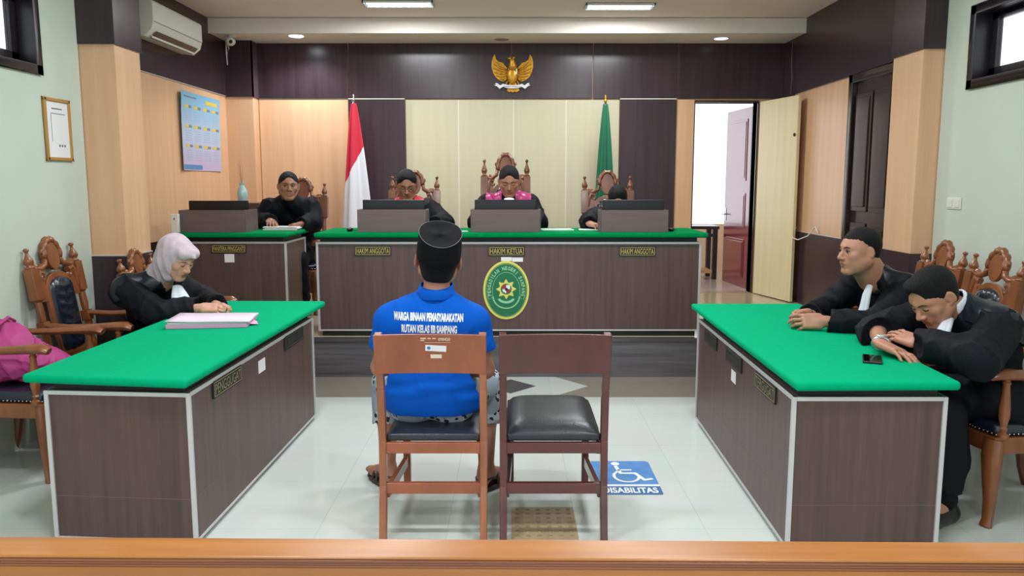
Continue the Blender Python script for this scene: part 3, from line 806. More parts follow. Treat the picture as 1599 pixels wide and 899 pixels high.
    for sx in (-1, 1):
        # cabriole front leg
        x = sx * (sw1 - .03); y = yf - .045
        pts = [(x, y, ZS - .02), (x + sx * .008, y + .01, ZS - .10), (x + sx * .004, y + .006, .24), (x - sx * .006, y - .004, .12), (x, y + .004, .03), (x + sx * .004, y + .012, 0)]
        MB().tube(pts, [.050, .056, .046, .034, .029, .034], 10, .8, (0, 1, 0)).build('leg', wood, o, smooth='auto')
        x = sx * (hw - .005)
        pts = [(x, yb, ZS - .01), (x, yb, .25), (x, yb - .02, .1), (x, yb - .05, 0)]
        MB().tube(pts, [.030, .030, .026, .024], 8, .9, (0, 1, 0)).build('leg', M_WOODD, o, smooth='auto')
        # arm and its turned support
        ys = yf - .075; xa = sx * (sw1 - .02); zA = arm_z
        p0 = Vector(bk(sx * hw, zA)); pts = [p0, p0.lerp(Vector((xa, ys, zA)), .35) + Vector((sx * .01, 0, -.012)), p0.lerp(Vector((xa, ys, zA)), .7) + Vector((sx * .01, 0, -.008)), Vector((xa, ys, zA)), Vector((xa - sx * .002, ys + .05, zA)), Vector((xa - sx * .004, ys + .085, zA - .014))]
        MB().tube(pts, [.024, .030, .033, .040, .042, .028], 12, .68, (0, 0, 1)).build('arm_rest', wood, o, smooth='auto')
        MB().lathe([(.026, ZS - .01), (.026, ZS + .01), (.014, ZS + .02), (.02, ZS + .035), (.014, ZS + .045), (.024, ZS + .09), (.025, ZS + .13), (.015, zA - .05), (.02, zA - .04), (.013, zA - .03), (.018, zA - .01)], Matrix.Translation((xa, ys, 0)), 14).build('arm_support', wood, o, smooth='auto')
    return o

R90 = PI / 2
G1, G2 = 'carved teak armchairs along the side walls', 'carved high-back chairs behind the bench and clerk desk'
carved_chair('carved teak armchair with a magenta bag on its seat, nearest the camera on the left', (-2.72, 4.42, 0), -R90, w=.50, group=G1)
carved_chair('empty carved teak armchair with black chevron-tufted back, beside the headscarf woman', (-2.60, 5.10, 0), -R90 , w=.50, group=G1)
carved_chair('carved teak armchair the woman in the mauve headscarf sits on', (-2.34, 5.66, 0), -R90, w=.46, H=1.08, group=G1)
carved_chair('carved teak armchair by the right wall holding the robed man with the watch', (2.46, 3.86, 0), R90, w=.50, group=G1)
carved_chair('carved teak armchair against the right wall, directly behind the robed man with bowed head', (2.55, 4.74, 0), R90, w=.48, H=1.16, group=G1)
carved_chair('farthest carved teak armchair by the right wall, behind the man with clasped hands', (2.55, 5.34, 0), R90, w=.48, H=1.16, group=G1)
# judges' and clerk's chairs, facing the camera
carved_chair('brown carved high-back armchair behind the judge wearing glasses', (-.985, 7.80, PLAT), PI, w=.45, H=1.33, wood=M_WOODD, arm_z=.70, group=G2)
carved_chair('tallest brown carved armchair, behind the middle judge', (-.065, 7.80, PLAT), PI, w=.43, H=1.50, wood=M_WOODD, arm_z=.70, group=G2)
carved_chair('brown carved high-back armchair of the rightmost judge, below the green flag', (.965, 7.80, PLAT), PI, w=.46, H=1.33, wood=M_WOODD, arm_z=.70, group=G2)
carved_chair('brown carved armchair behind the clerk in the left corner', (-2.13, 7.86, PLAT), PI, w=.44, H=1.26, wood=M_WOODD, arm_z=.70, group=G2)

# ---- plain wooden chairs in the middle (seen from behind, facing +y)
def plain_chair(label, loc, rz, wood, post, cushion_h, stickers):
    o = thing('wooden_chair', label, 'chair', loc, rz); hw = .225
    for sx in (-1, 1):
        x = sx * hw
        P = MB()
        pts = [(x, -.005, 0), (x, .045, .25), (x, .05, .46), (x, .03, .70), (x, -.03, .955)]
        for a, b in zip(pts[:-1], pts[1:]): P.bar(a, b, .032, .045, (0, 1, 0))
        P.build('back_post', post, o, bevel=.004)
        MB().box((x - sx * .03 - .018, .60, 0), (x - sx * .03 + .018, .64, .44)).build('leg', wood, o, bevel=.003)
        MB().box((x - sx * .02 - .012, .06, .39), (x - sx * .02 + .012, .62, .445)).build('side_rail', wood, o, bevel=.002)
        MB().bar((x - sx * .015, .05, .215), (x - sx * .03, .62, .165), .022, .05).build('stretcher', wood, o, bevel=.002)
    B = MB(); n = 9; vs = []
    for (z, y) in ((.775, .012), (.955, -.032)):
        for k in range(n):
            u = -1 + 2 * k / (n - 1); cur = -.022 * (1 - u * u)
            for t in (-.011, .011): vs.append((u * (hw + .016), y - cur - .022 + t, z))
    fs = []
    for k in range(n - 1):
        a = 2 * k; c2 = 2 * n + a
        fs += [(a, a + 2, c2 + 2, c2), (a + 1, c2 + 1, c2 + 3, a + 3), (a, a + 1, a + 3, a + 2), (c2, c2 + 2, c2 + 3, c2 + 1)]
    fs += [(0, 2 * n, 2 * n + 1, 1), (2 * n - 2, 2 * n - 1, 4 * n - 1, 4 * n - 2)]
    B.add(vs, fs); bo = B.build('back_rail', wood, o, bevel=.003)
    MB().box((-hw, .035, .40), (hw, .06, .45)).build('seat_rail', wood, o, bevel=.003)
    MB().box((-hw + .03, .605, .38), (hw - .03, .635, .435)).build('seat_rail', wood, o, bevel=.003)
    MB().box((-hw, .028, .215), (hw, .055, .265)).build('rear_stretcher', wood, o, bevel=.003)
    # padded seat
    N = 14; vs = []; fs = []
    for i in range(N + 1):
        for j in range(N + 1):
            u, v = -1 + 2 * i / N, -1 + 2 * j / N
            x = u * (hw - .015 if v < 0 else hw - .015 + .0 * v); y = .34 + v * .29
            h_ = .45 + .035 + (cushion_h - .035) * ((1 - abs(u) ** 5) * (1 - abs(v) ** 5)) ** .6
            vs.append((x, y, h_))
    for i in range(N):
        for j in range(N): a = i * (N + 1) + j; fs.append((a, a + N + 1, a + N + 2, a + 1))
    nb = len(vs); rim = [i * (N + 1) for i in range(N + 1)] + [N * (N + 1) + j for j in range(1, N + 1)] + [i * (N + 1) + N for i in range(N - 1, -1, -1)] + [j for j in range(N - 1, 0, -1)]
    vs += [(vs[i][0], vs[i][1], .452) for i in rim]; m_ = len(rim)
    for k in range(m_): fs.append((rim[k], rim[(k + 1) % m_], nb + (k + 1) % m_, nb + k))
    fs.append(tuple(nb + k for k in range(m_)))
    c_ = MB().add(vs, fs).build('seat_cushion', M_LEATHER, o, smooth=True)
    b = c_.modifiers.new('bevel', 'BEVEL'); b.width = .008; b.segments = 3; b.limit_method = 'ANGLE'; b.angle_limit = .8
    if stickers:
        Mf = Matrix(((1, 0, 0, 0), (0, math.sin(.24), -1, -.0135), (0, 1, 0, .775), (0, 0, 0, 1)))
        def on_back(x, z): # frame on rear face of the backrest
            u = x / (hw + .016); y = .012 + (z - .775) / .18 * -.044 + .022 * (1 - u * u) - .022 - .0125
            yy = Vector((0, -.044, .18)).normalized(); xx = Vector((1, 0, 0)); zz = xx.cross(yy)
            M = Matrix((xx, yy, zz)).transposed().to_4x4(); M.translation = Vector((x, y, z)); return M
        M_FADE = mat('faded_print', (214, 186, 160), .6)
        t = text('098420', .052, .015, on_back(.062, .9345), 'stencil_lettering', M_FADE, o, .0022, .03)
        for xa, xb, za, zb in ((-.040, -.016, .935, .942), (-.040, -.024, .926, .932), (-.010, .004, .935, .941), (.010, .026, .935, .941)):
            MB().box(((xa - xb) / 2, -(zb - za) / 2, .001), ((xb - xa) / 2, (zb - za) / 2, .0016), on_back((xa + xb) / 2, (za + zb) / 2)).build('worn_stencil', M_FADE, o)
        MB().box((-.055, -.001, .0008), (.058, .001, .0014), on_back(.030, .919)).build('stencil_line', M_FADE, o)
        s1 = MB().box((-.045, -.014, 0), (.045, .014, .0007), on_back(.024, .892) @ Matrix.Rotation(-.06, 4, 'Z')).build('sticker', M_PAPER, o)
        MB().prism(ellipse(-.03, 0, .008, .008, 12), .0007, .001, on_back(.024, .892) @ Matrix.Rotation(-.06, 4, 'Z')).build('sticker_emblem', M_STICK, s1)
        MB().box((-.024, -.009, 0), (.024, .009, .0007), on_back(.024, .855)).build('sticker', mat('old_paper', (226, 212, 196), .7), o)
    return o
plain_chair('worn light-brown wooden chair with stickers that the man in the blue shirt sits on', (-.352, 3.41, 0), 0, M_CHAIRA, M_CHAIRPOST, .05, True)
plain_chair('empty maroon-lacquered wooden chair with black padded seat', (.186, 3.41, 0), 0, M_CHAIRB, M_CHAIRB, .085, False)

# ============================================================ WALL AND SMALL THINGS
# framed certificate on left plaster wall
X_ = PXL + .001
fr = thing('picture_frame', 'gold-framed certificate hanging on the pale green wall at left', 'picture frame', (X_, 5.33, 1.94))
f = MB(); hh, hw = .20, .15
for q in ((-hw, -hh, hw, -hh + .022), (-hw, hh - .022, hw, hh), (-hw, -hh, -hw + .022, hh), (hw - .022, -hh, hw, hh)): f.box((0, q[0], q[1]), (.018, q[2], q[3]))
f.build('frame', mat('gilt_frame', (184, 140, 74), .35, metal=.3), fr, bevel=.004)
MB().box((0, -hw + .02, -hh + .02), (.008, hw - .02, hh - .02)).build('document', M_PAPER, fr)
f = MB(); f.box((.008, -.07, .10), (.0085, .09, .105)); f.box((.008, -.075, -.08), (.0085, -.07, .10)); f.box((.008, -.06, .13), (.0085, .06, .138))
for k in range(3): f.box((.008, .0 + k * .03, -.11), (.0085, .018 + k * .03, -.095))
f.build('printed_text', mat('grey_print', (110, 112, 118), .7), fr)
# wall calendar
ca = thing('wall_calendar', 'blue and lilac twelve-month calendar sheet on the peach panelled wall', 'calendar', (XL + .002, 8.22, 2.09))
g = MB(); NY, NZ = 10, 12; CW, CH = .52, .375
def cpt(u, v, off=0): return (.006 + .02 * (abs(u) ** 3) * (1 if u < 0 else .3) + .012 * max(0, v) ** 2 + off, u * CW, v * CH)
vs = [cpt(-1 + 2 * i / NY, -1 + 2 * j / NZ) for i in range(NY + 1) for j in range(NZ + 1)]
g.add(vs, [(i * (NZ + 1) + j, (i + 1) * (NZ + 1) + j, (i + 1) * (NZ + 1) + j + 1, i * (NZ + 1) + j + 1) for i in range(NY) for j in range(NZ)])
m = bpy.data.materials.new('calendar_print'); m.use_nodes = True; nt = m.node_tree; tc = nt.nodes.new('ShaderNodeTexCoord'); sp = nt.nodes.new('ShaderNodeSeparateXYZ'); rp = nt.nodes.new('ShaderNodeValToRGB')
rp.color_ramp.elements[0].color = (*lin((196, 176, 212)), 1); rp.color_ramp.elements[1].color = (*lin((110, 178, 212)), 1)
e_ = rp.color_ramp.elements.new(.45); e_.color = (*lin((176, 196, 222)), 1)
nt.links.new(tc.outputs['Generated'], sp.inputs[0]); nt.links.new(sp.outputs[2], rp.inputs[0]); nt.links.new(rp.outputs[0], nt.nodes['Principled BSDF'].inputs['Base Color'])
g.build('sheet', m, ca, smooth=True)
M_CY = mat('calendar_yellow', (216, 190, 70), .6); M_CG = mat('calendar_grey', (112, 130, 150), .6); M_CB = mat('calendar_blue', (84, 140, 190), .6)
def cq(b, u0, u1, v0, v1, off=.0012):
    n = 3
    for k in range(n):
        a, c_ = u0 + (u1 - u0) * k / n, u0 + (u1 - u0) * (k + 1) / n
        b.add([cpt(a, v0, off), cpt(c_, v0, off), cpt(c_, v1, off), cpt(a, v1, off)], [(0, 1, 2, 3)])
b1, b2, b3, b4 = MB(), MB(), MB(), MB()
for r in range(3):
    for c_ in range(4):
        u = -.80 + c_ * .46; v = .60 - r * .50
        cq(b1, u, u + .2, v, v + .07); cq(b2, u + .2, u + .36, v, v + .07)
        for k in range(5): cq(b3, u + .02, u + .34, v - .09 - k * .06, v - .075 - k * .06)
cq(b1, .25, .85, .78, .88); cq(b2, -.85, -.2, .86, .90); cq(b4, -.97, 0, -.97, -.85)
b1.build('month_bars', M_CY, ca); b2.build('grey_print', M_CG, ca); b3.build('date_lines', mat('calendar_lines', (160, 176, 204), .6), ca); b4.build('blue_strip', M_CB, ca)
# air conditioner
ac = thing('air_conditioner', 'white split air conditioner high on the left wall', 'air conditioner', (XL + .016, 7.27, 2.93))
prof = [(0, -.13), (.13, -.145), (.195, -.09), (.215, -.02), (.215, .13), (.19, .15), (0, .15)]
MY = Matrix(((1, 0, 0, 0), (0, 0, 1, 0), (0, 1, 0, 0), (0, 0, 0, 1)))
MB().prism(prof, -.52, .52, MY).build('casing', M_WPLAST, ac, bevel=.01)
MB().box((.212, -.51, -.03), (.2165, .51, -.024)).build('panel_seam', mat('grey_gap', (150, 150, 146), .5), ac)
n3 = Vector((.065, .055, 0)).normalized()
MB().add([(.138, -.44, -.1455), (.138, .44, -.1455), (.198, .44, -.092), (.198, -.44, -.092)], [(0, 1, 2, 3)]).build('air_outlet', M_PLASTIC, ac)
fv = MB().box((.155, -.44, -.146), (.162, .44, -.118)); fv.build('louvre', M_WPLAST, ac)
for o_ in ac.children:
    if o_.name.startswith('air_outlet'): o_.location = (.003, 0, -.003)
# cctv
cc = thing('security_camera', 'white security camera in the upper left corner with dangling cables', 'security camera', (-2.96, 8.72, 3.13))
MB().lathe([(.05, -.02), (.05, 0)]).build('mount', M_WPLAST, cc, smooth='auto')
MB().tube([(0, 0, -.01), (0, -.02, -.05)], .016).build('bracket', M_WPLAST, cc)
MB().ell((0, -.04, -.065), (.052, .052, .045), 20, 12).build('housing', M_WPLAST, cc, smooth=True)
MB().ell((.018, -.082, -.072), (.02, .014, .02)).build('lens', M_SCREEN, cc, smooth=True)
MB().tube([(-.02, .02, -.02), (-.06, .0, -.08), (-.055, -.02, -.16), (-.05, -.02, -.30)], .007).build('cable', M_WPLAST, cc, smooth=True)
MB().tube([(-.05, -.02, -.08), (-.02, -.03, -.13), (-.05, -.02, -.2)], .005).build('cable', M_WPLAST, cc, smooth=True)
# loop of white cable by the dark wall at right, hanging cable from ceiling
cw = MB().tube([(XR - .03, 8.50, 1.13), (XR - .09, 8.46, 1.07), (XR - .10, 8.4, 1.02), (XR - .09, 8.28, 1.01), (XR - .05, 8.12, 1.06), (XR - .03, 8.05, 1.12), (XR - .03, 7.98, 1.16), (XR - .03, 7.9, 1.1)], .006, origin=None) if False else MB().tube([(XR - .03, 8.50, 1.13), (XR - .09, 8.46, 1.07), (XR - .10, 8.4, 1.02), (XR - .09, 8.28, 1.01), (XR - .05, 8.12, 1.06), (XR - .03, 8.05, 1.12), (XR - .03, 7.98, 1.16), (XR - .03, 7.9, 1.1)], .006)
tag(cw.build('cable', M_WPLAST, None, smooth=True, origin=(XR - .03, 8.2, 1.1)), 'white cable loop hanging at the wainscot edge beside the cream door', 'cable')
cw = MB().tube([(XR - .045, 8.84, 3.12), (XR - .045, 8.85, 2.9), (XR - .04, 8.83, 2.7), (XR - .045, 8.84, 2.53)], .003)
tag(cw.build('cable', mat('grey_cable', (120, 115, 120), .5), None, origin=(XR - .045, 8.84, 2.6)), 'thin grey cable running down the dark upper wall in the right corner', 'cable')
# wall switch
sw = thing('wall_switch', 'white double wall switch on the pale green wall at right', 'light switch', (PXR - .001, 5.60, 1.455))
MB().box((-.008, -.09, -.04), (0, .09, .04)).build('plate', M_WPLAST, sw, bevel=.003)
for y in (-.045, .045): MB().box((-.013, y - .03, -.028), (-.008, y + .03, .028)).build('rocker', M_WPLAST, sw, bevel=.002)

# ---- eagle emblem on the dark band
E = thing('eagle_emblem', 'golden eagle emblem with shield and ribbon on the dark upper wall', 'emblem', (.004, YB - .036, 2.83))
EM = Matrix(((1, 0, 0, 0), (0, 0, -1, 0), (0, 1, 0, 0), (0, 0, 0, 1)))   # x, up, out(-y)
U = .48 / 66   # metres per photo pixel
def epts(L_): return [((x - 568) / 11.24 * U * .985, (440 - y) / 11.24 * U) for x, y in L_]
Wl = epts([(480, 400), (440, 350), (400, 305), (340, 290), (290, 250), (262, 155), (225, 215), (205, 290), (203, 380), (225, 470), (270, 550), (330, 600), (410, 632), (450, 610), (480, 560), (492, 480)])
for s_ in (-1, 1):
    pts = [(s_ * x, y) for x, y in Wl]
    w_ = MB().prism(pts, 0, .022, EM).build('wing', M_GOLD, E, bevel=.006)
    ft = MB()
    for (x0, y0, x1, y1) in ((470, 420, 290, 300), (470, 440, 245, 330), (475, 465, 235, 400), (475, 490, 250, 470), (480, 520, 290, 535), (480, 545, 340, 585), (480, 560, 400, 610)):
        (a, b), (c_, d_) = epts([(x0, y0), (x1, y1)]); 
        ft.tube([EM @ Vector((s_ * a, b, .022)), EM @ Vector((s_ * (a + c_) / 2, (b + d_) / 2 - .006, .030)), EM @ Vector((s_ * c_, d_, .022))], [.006, .011, .004], 8)
    ft.build('feathers', M_GOLD, w_, smooth=True)
    lg = MB().tube([EM @ Vector((*p_, .02)) for p_ in [(s_ * x, y) for x, y in epts([(500, 590), (470, 640), (455, 680)])]], [.010, .008, .012], 8); lg.build('leg', M_GOLD, E, smooth=True)
hd = MB(); hd.tube([EM @ Vector((*p_, z_)) for p_, z_ in zip(epts([(575, 420), (572, 340), (565, 280), (560, 245)]), (.02, .03, .035, .04))], [.055, .038, .028, .024], 14)
hd.tube([EM @ Vector((*p_, .04)) for p_ in epts([(545, 240), (505, 238), (478, 246)])], [.018, .010, .003], 8)
hd.tube([EM @ Vector((*p_, .035)) for p_ in epts([(575, 235), (600, 228), (620, 240)])], [.014, .010, .004], 8)
hd.build('head', M_GOLD, E, smooth=True)
bd = MB().ell((0, 0, 0), (.058, .03, .10), 16, 12, Matrix.Translation((0, -.034, -.05))); bd.build('body', M_GOLD, E, smooth=True)
tl = MB().prism(epts([(520, 640), (635, 640), (650, 700), (695, 770), (640, 805), (600, 790), (575, 812), (545, 790), (515, 805), (470, 775), (505, 700)]), 0, .02, EM); tl.build('tail', M_GOLD, E, bevel=.004)
SHl = epts([(492, 408), (655, 408), (655, 500), (640, 570), (572, 628), (505, 570), (492, 500)])
sh = MB().prism(SHl, .045, .052, EM).build('shield', M_GOLD, E, bevel=.002)
for L_, m_ in (([(498, 416), (570, 416), (570, 505), (498, 505)], M_REDP), ([(574, 416), (649, 416), (649, 505), (574, 505)], M_LETTER), ([(498, 510), (570, 510), (570, 615), (510, 565)], M_LETTER), ([(574, 510), (649, 510), (636, 566), (574, 615)], M_REDP)):
    MB().prism(epts(L_), .052, .054, EM).build('shield_field', m_, sh)
MB().prism(epts([(545, 480), (600, 480), (600, 520), (572, 548), (545, 520)]), .054, .056, EM).build('shield_centre', M_BLACK, sh)
cxe, cye = epts([(612, 450)])[0]; MB().prism(ellipse(cxe, cye, .012, .012, 12), .054, .056, EM).build('bull_mark', M_BLACK, sh)
rbn = MB(); lo_ = epts([(400, 690), (470, 708), (570, 715), (670, 708), (745, 690)]); 
for a, b in zip(lo_[:-1], lo_[1:]): rbn.add([(a[0], a[1] + .017, .045), (b[0], b[1] + .017, .045), (b[0], b[1] - .017, .045), (a[0], a[1] - .017, .045), (a[0], a[1] + .017, .04), (b[0], b[1] + .017, .04), (b[0], b[1] - .017, .04), (a[0], a[1] - .017, .04)], [(0, 1, 2, 3), (7, 6, 5, 4), (0, 4, 5, 1), (3, 2, 6, 7), (0, 3, 7, 4), (1, 5, 6, 2)], EM)
rb_ = rbn.build('ribbon', M_PAPER, E)
for s_ in (-1, 1):
    pts = [(s_ * x, y) for x, y in epts([(400, 668), (355, 690), (300, 650), (265, 655), (285, 680), (245, 685), (300, 705), (345, 748), (400, 715)])]
    MB().prism(pts, .03, .042, EM).build('ribbon_tail', M_PAPER, rb_)
text('BHINNEKA TUNGGAL IKA', .20, .015, EM @ Matrix.Translation((0, epts([(570, 712)])[0][1], .045)), 'motto_lettering', M_BLACK, rb_, .001)

# ---- flags
def flag(name, label, x, y, ztop, base_z, w0, w1, zlow, lean, mats, split=None, ph=0, gold=M_METAL):
    o = thing(name, label, 'flag', (x, y, base_z))
    MB().lathe([(.15, 0), (.15, .02), (.06, .05), (.03, .09), (.03, .16)], None, 24).build('base', M_METAL, o, smooth='auto')
    MB().tube([(0, 0, .05), (0, 0, ztop - base_z - .06)], .012, 12).build('pole', M_METAL, o, smooth=True)
    MB().lathe([(.008, 0), (.02, .015), (.014, .03), (.006, .04), (.012, .055), (.002, .085)], Matrix.Translation((0, 0, ztop - base_z - .085)), 12).build('finial', gold, o, smooth=True)
    n, k_ = 60, 40; zt = ztop - base_z - .10; vs = []; parts = [MB(), MB()]
    def pt(i, j):
        t = j / k_; z = zt - (zt - zlow) * t; R = w0 + (w1 - w0) * min(1, t * 1.15) ** .8
        th = 2 * PI * i / n; r = R * (1 + .28 * math.cos(4 * th + ph + .8 * t) + .16 * math.cos(7 * th + 2 * ph))
        return (lean * t + r * math.cos(th), .55 * r * math.sin(th), z)
    def cut(i):    # row where the colours meet in this column
        if split is None: return k_ * 1.0
        for j in range(k_ * 4):
            p_ = pt(i, j / 4)
            if not split(p_[0], p_[2] + base_z): return j / 4
        return k_ * 1.0
    cuts = [cut(i % n) for i in range(n + 1)]
    for i in range(n):
        for which, (a0, a1, b0, b1) in enumerate(((0, 0, cuts[i], cuts[i + 1]), (cuts[i], cuts[i + 1], k_, k_))):
            if which and split is None: continue
            h_ = k_ // 2
            for j in range(h_):
                f0, f1 = j / h_, (j + 1) / h_
                parts[which].add([pt(i, a0 + (b0 - a0) * f0), pt(i + 1, a1 + (b1 - a1) * f0), pt(i + 1, a1 + (b1 - a1) * f1), pt(i, a0 + (b0 - a0) * f1)], [(0, 1, 2, 3)])
    for nm, pm, m_ in zip(('cloth_red', 'cloth_white') if split else ('cloth', 'x'), parts, mats):
        if pm.v: pm.build(nm, m_, o, smooth=True)
    return o
flag('national_flag', 'furled red and white flag on a pole behind the bench, left', -1.69, 8.72, 2.535, PLAT, .02, .155, .25, 0.0, (M_FLAGR, M_FLAGW), lambda x, z: z > 1.80 + x * 1.9, .4)
flag('green_flag', 'furled dark green flag on a pole behind the rightmost judge', 1.0, 8.75, 2.53, PLAT, .02, .115, .25, -.01, (M_FLAGG, M_FLAGG), None, 1.3, M_GOLD)

# ---- floor marks
stk = thing('floor_sign', 'blue wheelchair-access floor sticker reading DISABILITAS', 'floor sticker', (.62, 4.21, .001))
a, b_ = .165, .25
MB().prism([(-a, -b_ + .14), (a, -b_ + .14), (a, b_ - .02), (a - .02, b_), (-a, b_)], 0, .0008).build('sign_field', M_STICK, stk)
MB().prism([(-a, -b_), (a - .01, -b_), (a, -b_ + .01), (a, -b_ + .115), (-a, -b_ + .115)], 0, .0008).build('text_band', mat('sign_blue_dark', (44, 98, 150), .5), stk)
MB().prism([(-a, -b_ + .115), (a, -b_ + .115), (a, -b_ + .14), (-a, -b_ + .14)], 0, .0008).build('white_line', M_LETTER, stk)
text('DISABILITAS', 2 * a - .04, .075, Matrix.Translation((.0, -b_ + .058, 0)), 'lettering', M_LETTER, stk, .0014, .03)
wc = MB()
wc.prism(ellipse(-.03, .205, .024, .026, 20), .0008, .0014)
def stroke(b, pts, w):
    for i_, (p0, p1) in enumerate(zip(pts[:-1], pts[1:])):
        zz = .0013 + .00003 * i_
        d_ = Vector((p1[0] - p0[0], p1[1] - p0[1])).normalized(); n_ = Vector((-d_.y, d_.x)) * w / 2; e = d_ * w * .3
        b.add([(p0[0] - n_.x - e.x, p0[1] - n_.y - e.y, zz), (p1[0] - n_.x + e.x, p1[1] - n_.y + e.y, zz), (p1[0] + n_.x + e.x, p1[1] + n_.y + e.y, zz), (p0[0] + n_.x - e.x, p0[1] + n_.y - e.y, zz)], [(0, 1, 2, 3)])
stroke(wc, [(-.032, .165), (-.018, .055), (.062, .055), (.098, -.045), (.14, -.03)], .021); stroke(wc, [(-.024, .105), (.045, .105)], .015)
stroke(wc, [(-.035, .085)] + [(.008 + .068 * math.cos(t), .010 + .085 * math.sin(t)) for t in np.linspace(2.2, 2 * PI + .1, 20)], .016)
wc.build('wheelchair_symbol', M_LETTER, stk)
tm = thing('tactile_tile', 'beige tactile floor tile under the empty maroon chair', 'floor tile', (.15, 3.615, .0005))
MB().box((-.152, -.18, 0), (.152, .18, .003)).build('tile', M_TACT, tm)
dt = MB()
for i in range(6):
    for j in range(7): dt.lathe([(.011, .003), (.009, .006), (.004, .0065)], Matrix.Translation((-.125 + i * .05, -.15 + j * .05, 0)), 8)
dt.build('bumps', mat('tactile_bump', (160, 138, 104), .6), tm, smooth='auto')['kind'] = 'stuff'

# ---- papers and devices
def sheets(name, label, loc, rz, w, d_, n, m, cat='papers', th=.0035, jitter=.01, seed=1, extra=None):
    random.seed(seed); o = thing(name, label, cat, loc, rz)
    for k in range(n):
        dx, dy, a = random.uniform(-jitter, jitter), random.uniform(-jitter, jitter), random.uniform(-.03, .03)
        M = Matrix.Translation((dx, dy, k * th)) @ Matrix.Rotation(a, 4, 'Z')
        mm = m[k % len(m)] if isinstance(m, (list, tuple)) else m
        MB().box((-w / 2, -d_ / 2, 0), (w / 2, d_ / 2, th - .0004), M).build('sheet', mm, o)
    return o
ZT = .772
ps = thing('document_stack', 'thick stack of pink-edged documents on the left desk', 'documents', (-1.755, 4.66, ZT), .12)
MB().box((-.235, -.15, 0), (.215, .155, .026)).build('folder', M_PAPERP, ps, bevel=.002)
MB().box((-.225, -.15, .0262), (.225, .16, .036), Matrix.Rotation(.01, 4, 'Z')).build('page_block', M_PAPER, ps, bevel=.002)
tp = MB(); n = 10; vs = []
for i in range(n + 1):
    for j in range(2):
        u = -1 + 2 * i / n; vs.append((u * .23 - .005, -.16 + j * .31, .037 + .013 * max(0, -u - .2) ** 1.5 + .004 * (1 - u * u)))
tp.add(vs, [(2 * i, 2 * i + 2, 2 * i + 3, 2 * i + 1) for i in range(n)]); to_ = tp.build('top_sheet', mat('lilac_paper', (232, 212, 230), .7), ps, smooth=True)
so = to_.modifiers.new('solid', 'SOLIDIFY'); so.thickness = .003
MB().add([(.215, -.10, .012), (.262, -.075, .006), (.245, -.02, .014), (.215, .02, .02)], [(0, 1, 2, 3)]).build('loose_corner', M_PAPERP, ps)
sheets('document_stack', 'white and pink papers under the hands of the clerk', (-2.09, 7.32, ZC), .05, .30, .20, 5, [M_PAPERP, M_PAPER, M_PAPER, M_PAPER, M_PAPER], 'documents', .006, seed=4)
sheets('paper_sheet', 'pale paper lying right of the middle monitor on the bench', (.385, 6.92, ZB), .1, .26, .20, 2, mat('pale_green_paper', (206, 226, 216), .6), 'paper', .004, seed=5)
sheets('paper_sheet', 'pale paper left of the rightmost monitor, under the arm of the judge', (.66, 6.90, ZB), -.05, .16, .20, 2, mat('pale_green_paper', (206, 226, 216), .6), 'paper', .004, seed=6)
sheets('paper_sheet', 'small white note on the bench beside the middle monitor', (-.42, 6.70, ZB), .2, .10, .07, 1, M_PAPER, 'paper', .006, seed=7)
def mouse(x, y, label):
    o = thing('computer_mouse', label, 'computer mouse', (x, y, ZB + .0005), 0, 'computer mice on the bench')
    MB().ell((0, 0, .016), (.028, .05, .016), 16, 10).build('shell', M_PLASTIC, o, smooth=True)
    MB().tube([(0, .045, .012), (.02, .1, .004), (.08, .16, .004)], .003, 6).build('cable', M_PLASTIC, o)
mouse(-1.36, 6.72, 'dark computer mouse at the left end of the bench'); mouse(1.335, 6.72, 'dark computer mouse right of the rightmost monitor')
pd = thing('phone', 'black smartphone lying beside the robed man on the right desk', 'phone', (1.69, 3.68, ZT), -.40)
MB().box((-.042, -.085, 0), (.042, .085, .011)).build('body', M_PLASTIC, pd, bevel=.003)
MB().box((-.036, -.078, .0111), (.036, .078, .0116)).build('screen', M_SCREEN, pd)
MB().box((.012, .035, .0098), (.03, .066, .0102)).build('reflection_strip', mat('grey_glass', (120, 125, 130), .2), pd) if False else None
# console table seen through the doorway
ct = thing('console_table', 'small dark-framed table seen through the open doorway', 'table', (2.42, 10.7, PLAT))
f = MB(); f.box((-.45, -.2, .66), (.3, .2, .70)); f.build('table_top', M_DOORD, ct)
for x in (-.42, .25):
    for y in (-.17, .17): MB().box((x - .03, y - .03, 0), (x + .03, y + .03, .66)).build('leg', M_DOORD, ct)
MB().box((-.40, -.19, .56), (.22, -.17, .60)).build('rail', M_DOORD, ct); MB().box((-.40, -.19, .08), (.22, .17, .12)).build('shelf', mat('pale_shelf', (200, 160, 110), .5), ct)

# ============================================================ PEOPLE
# surfaces grown from smoothly blended volumes on a grid, then meshed (surface nets)
def _v(p): return np.array(p, dtype=np.float64)


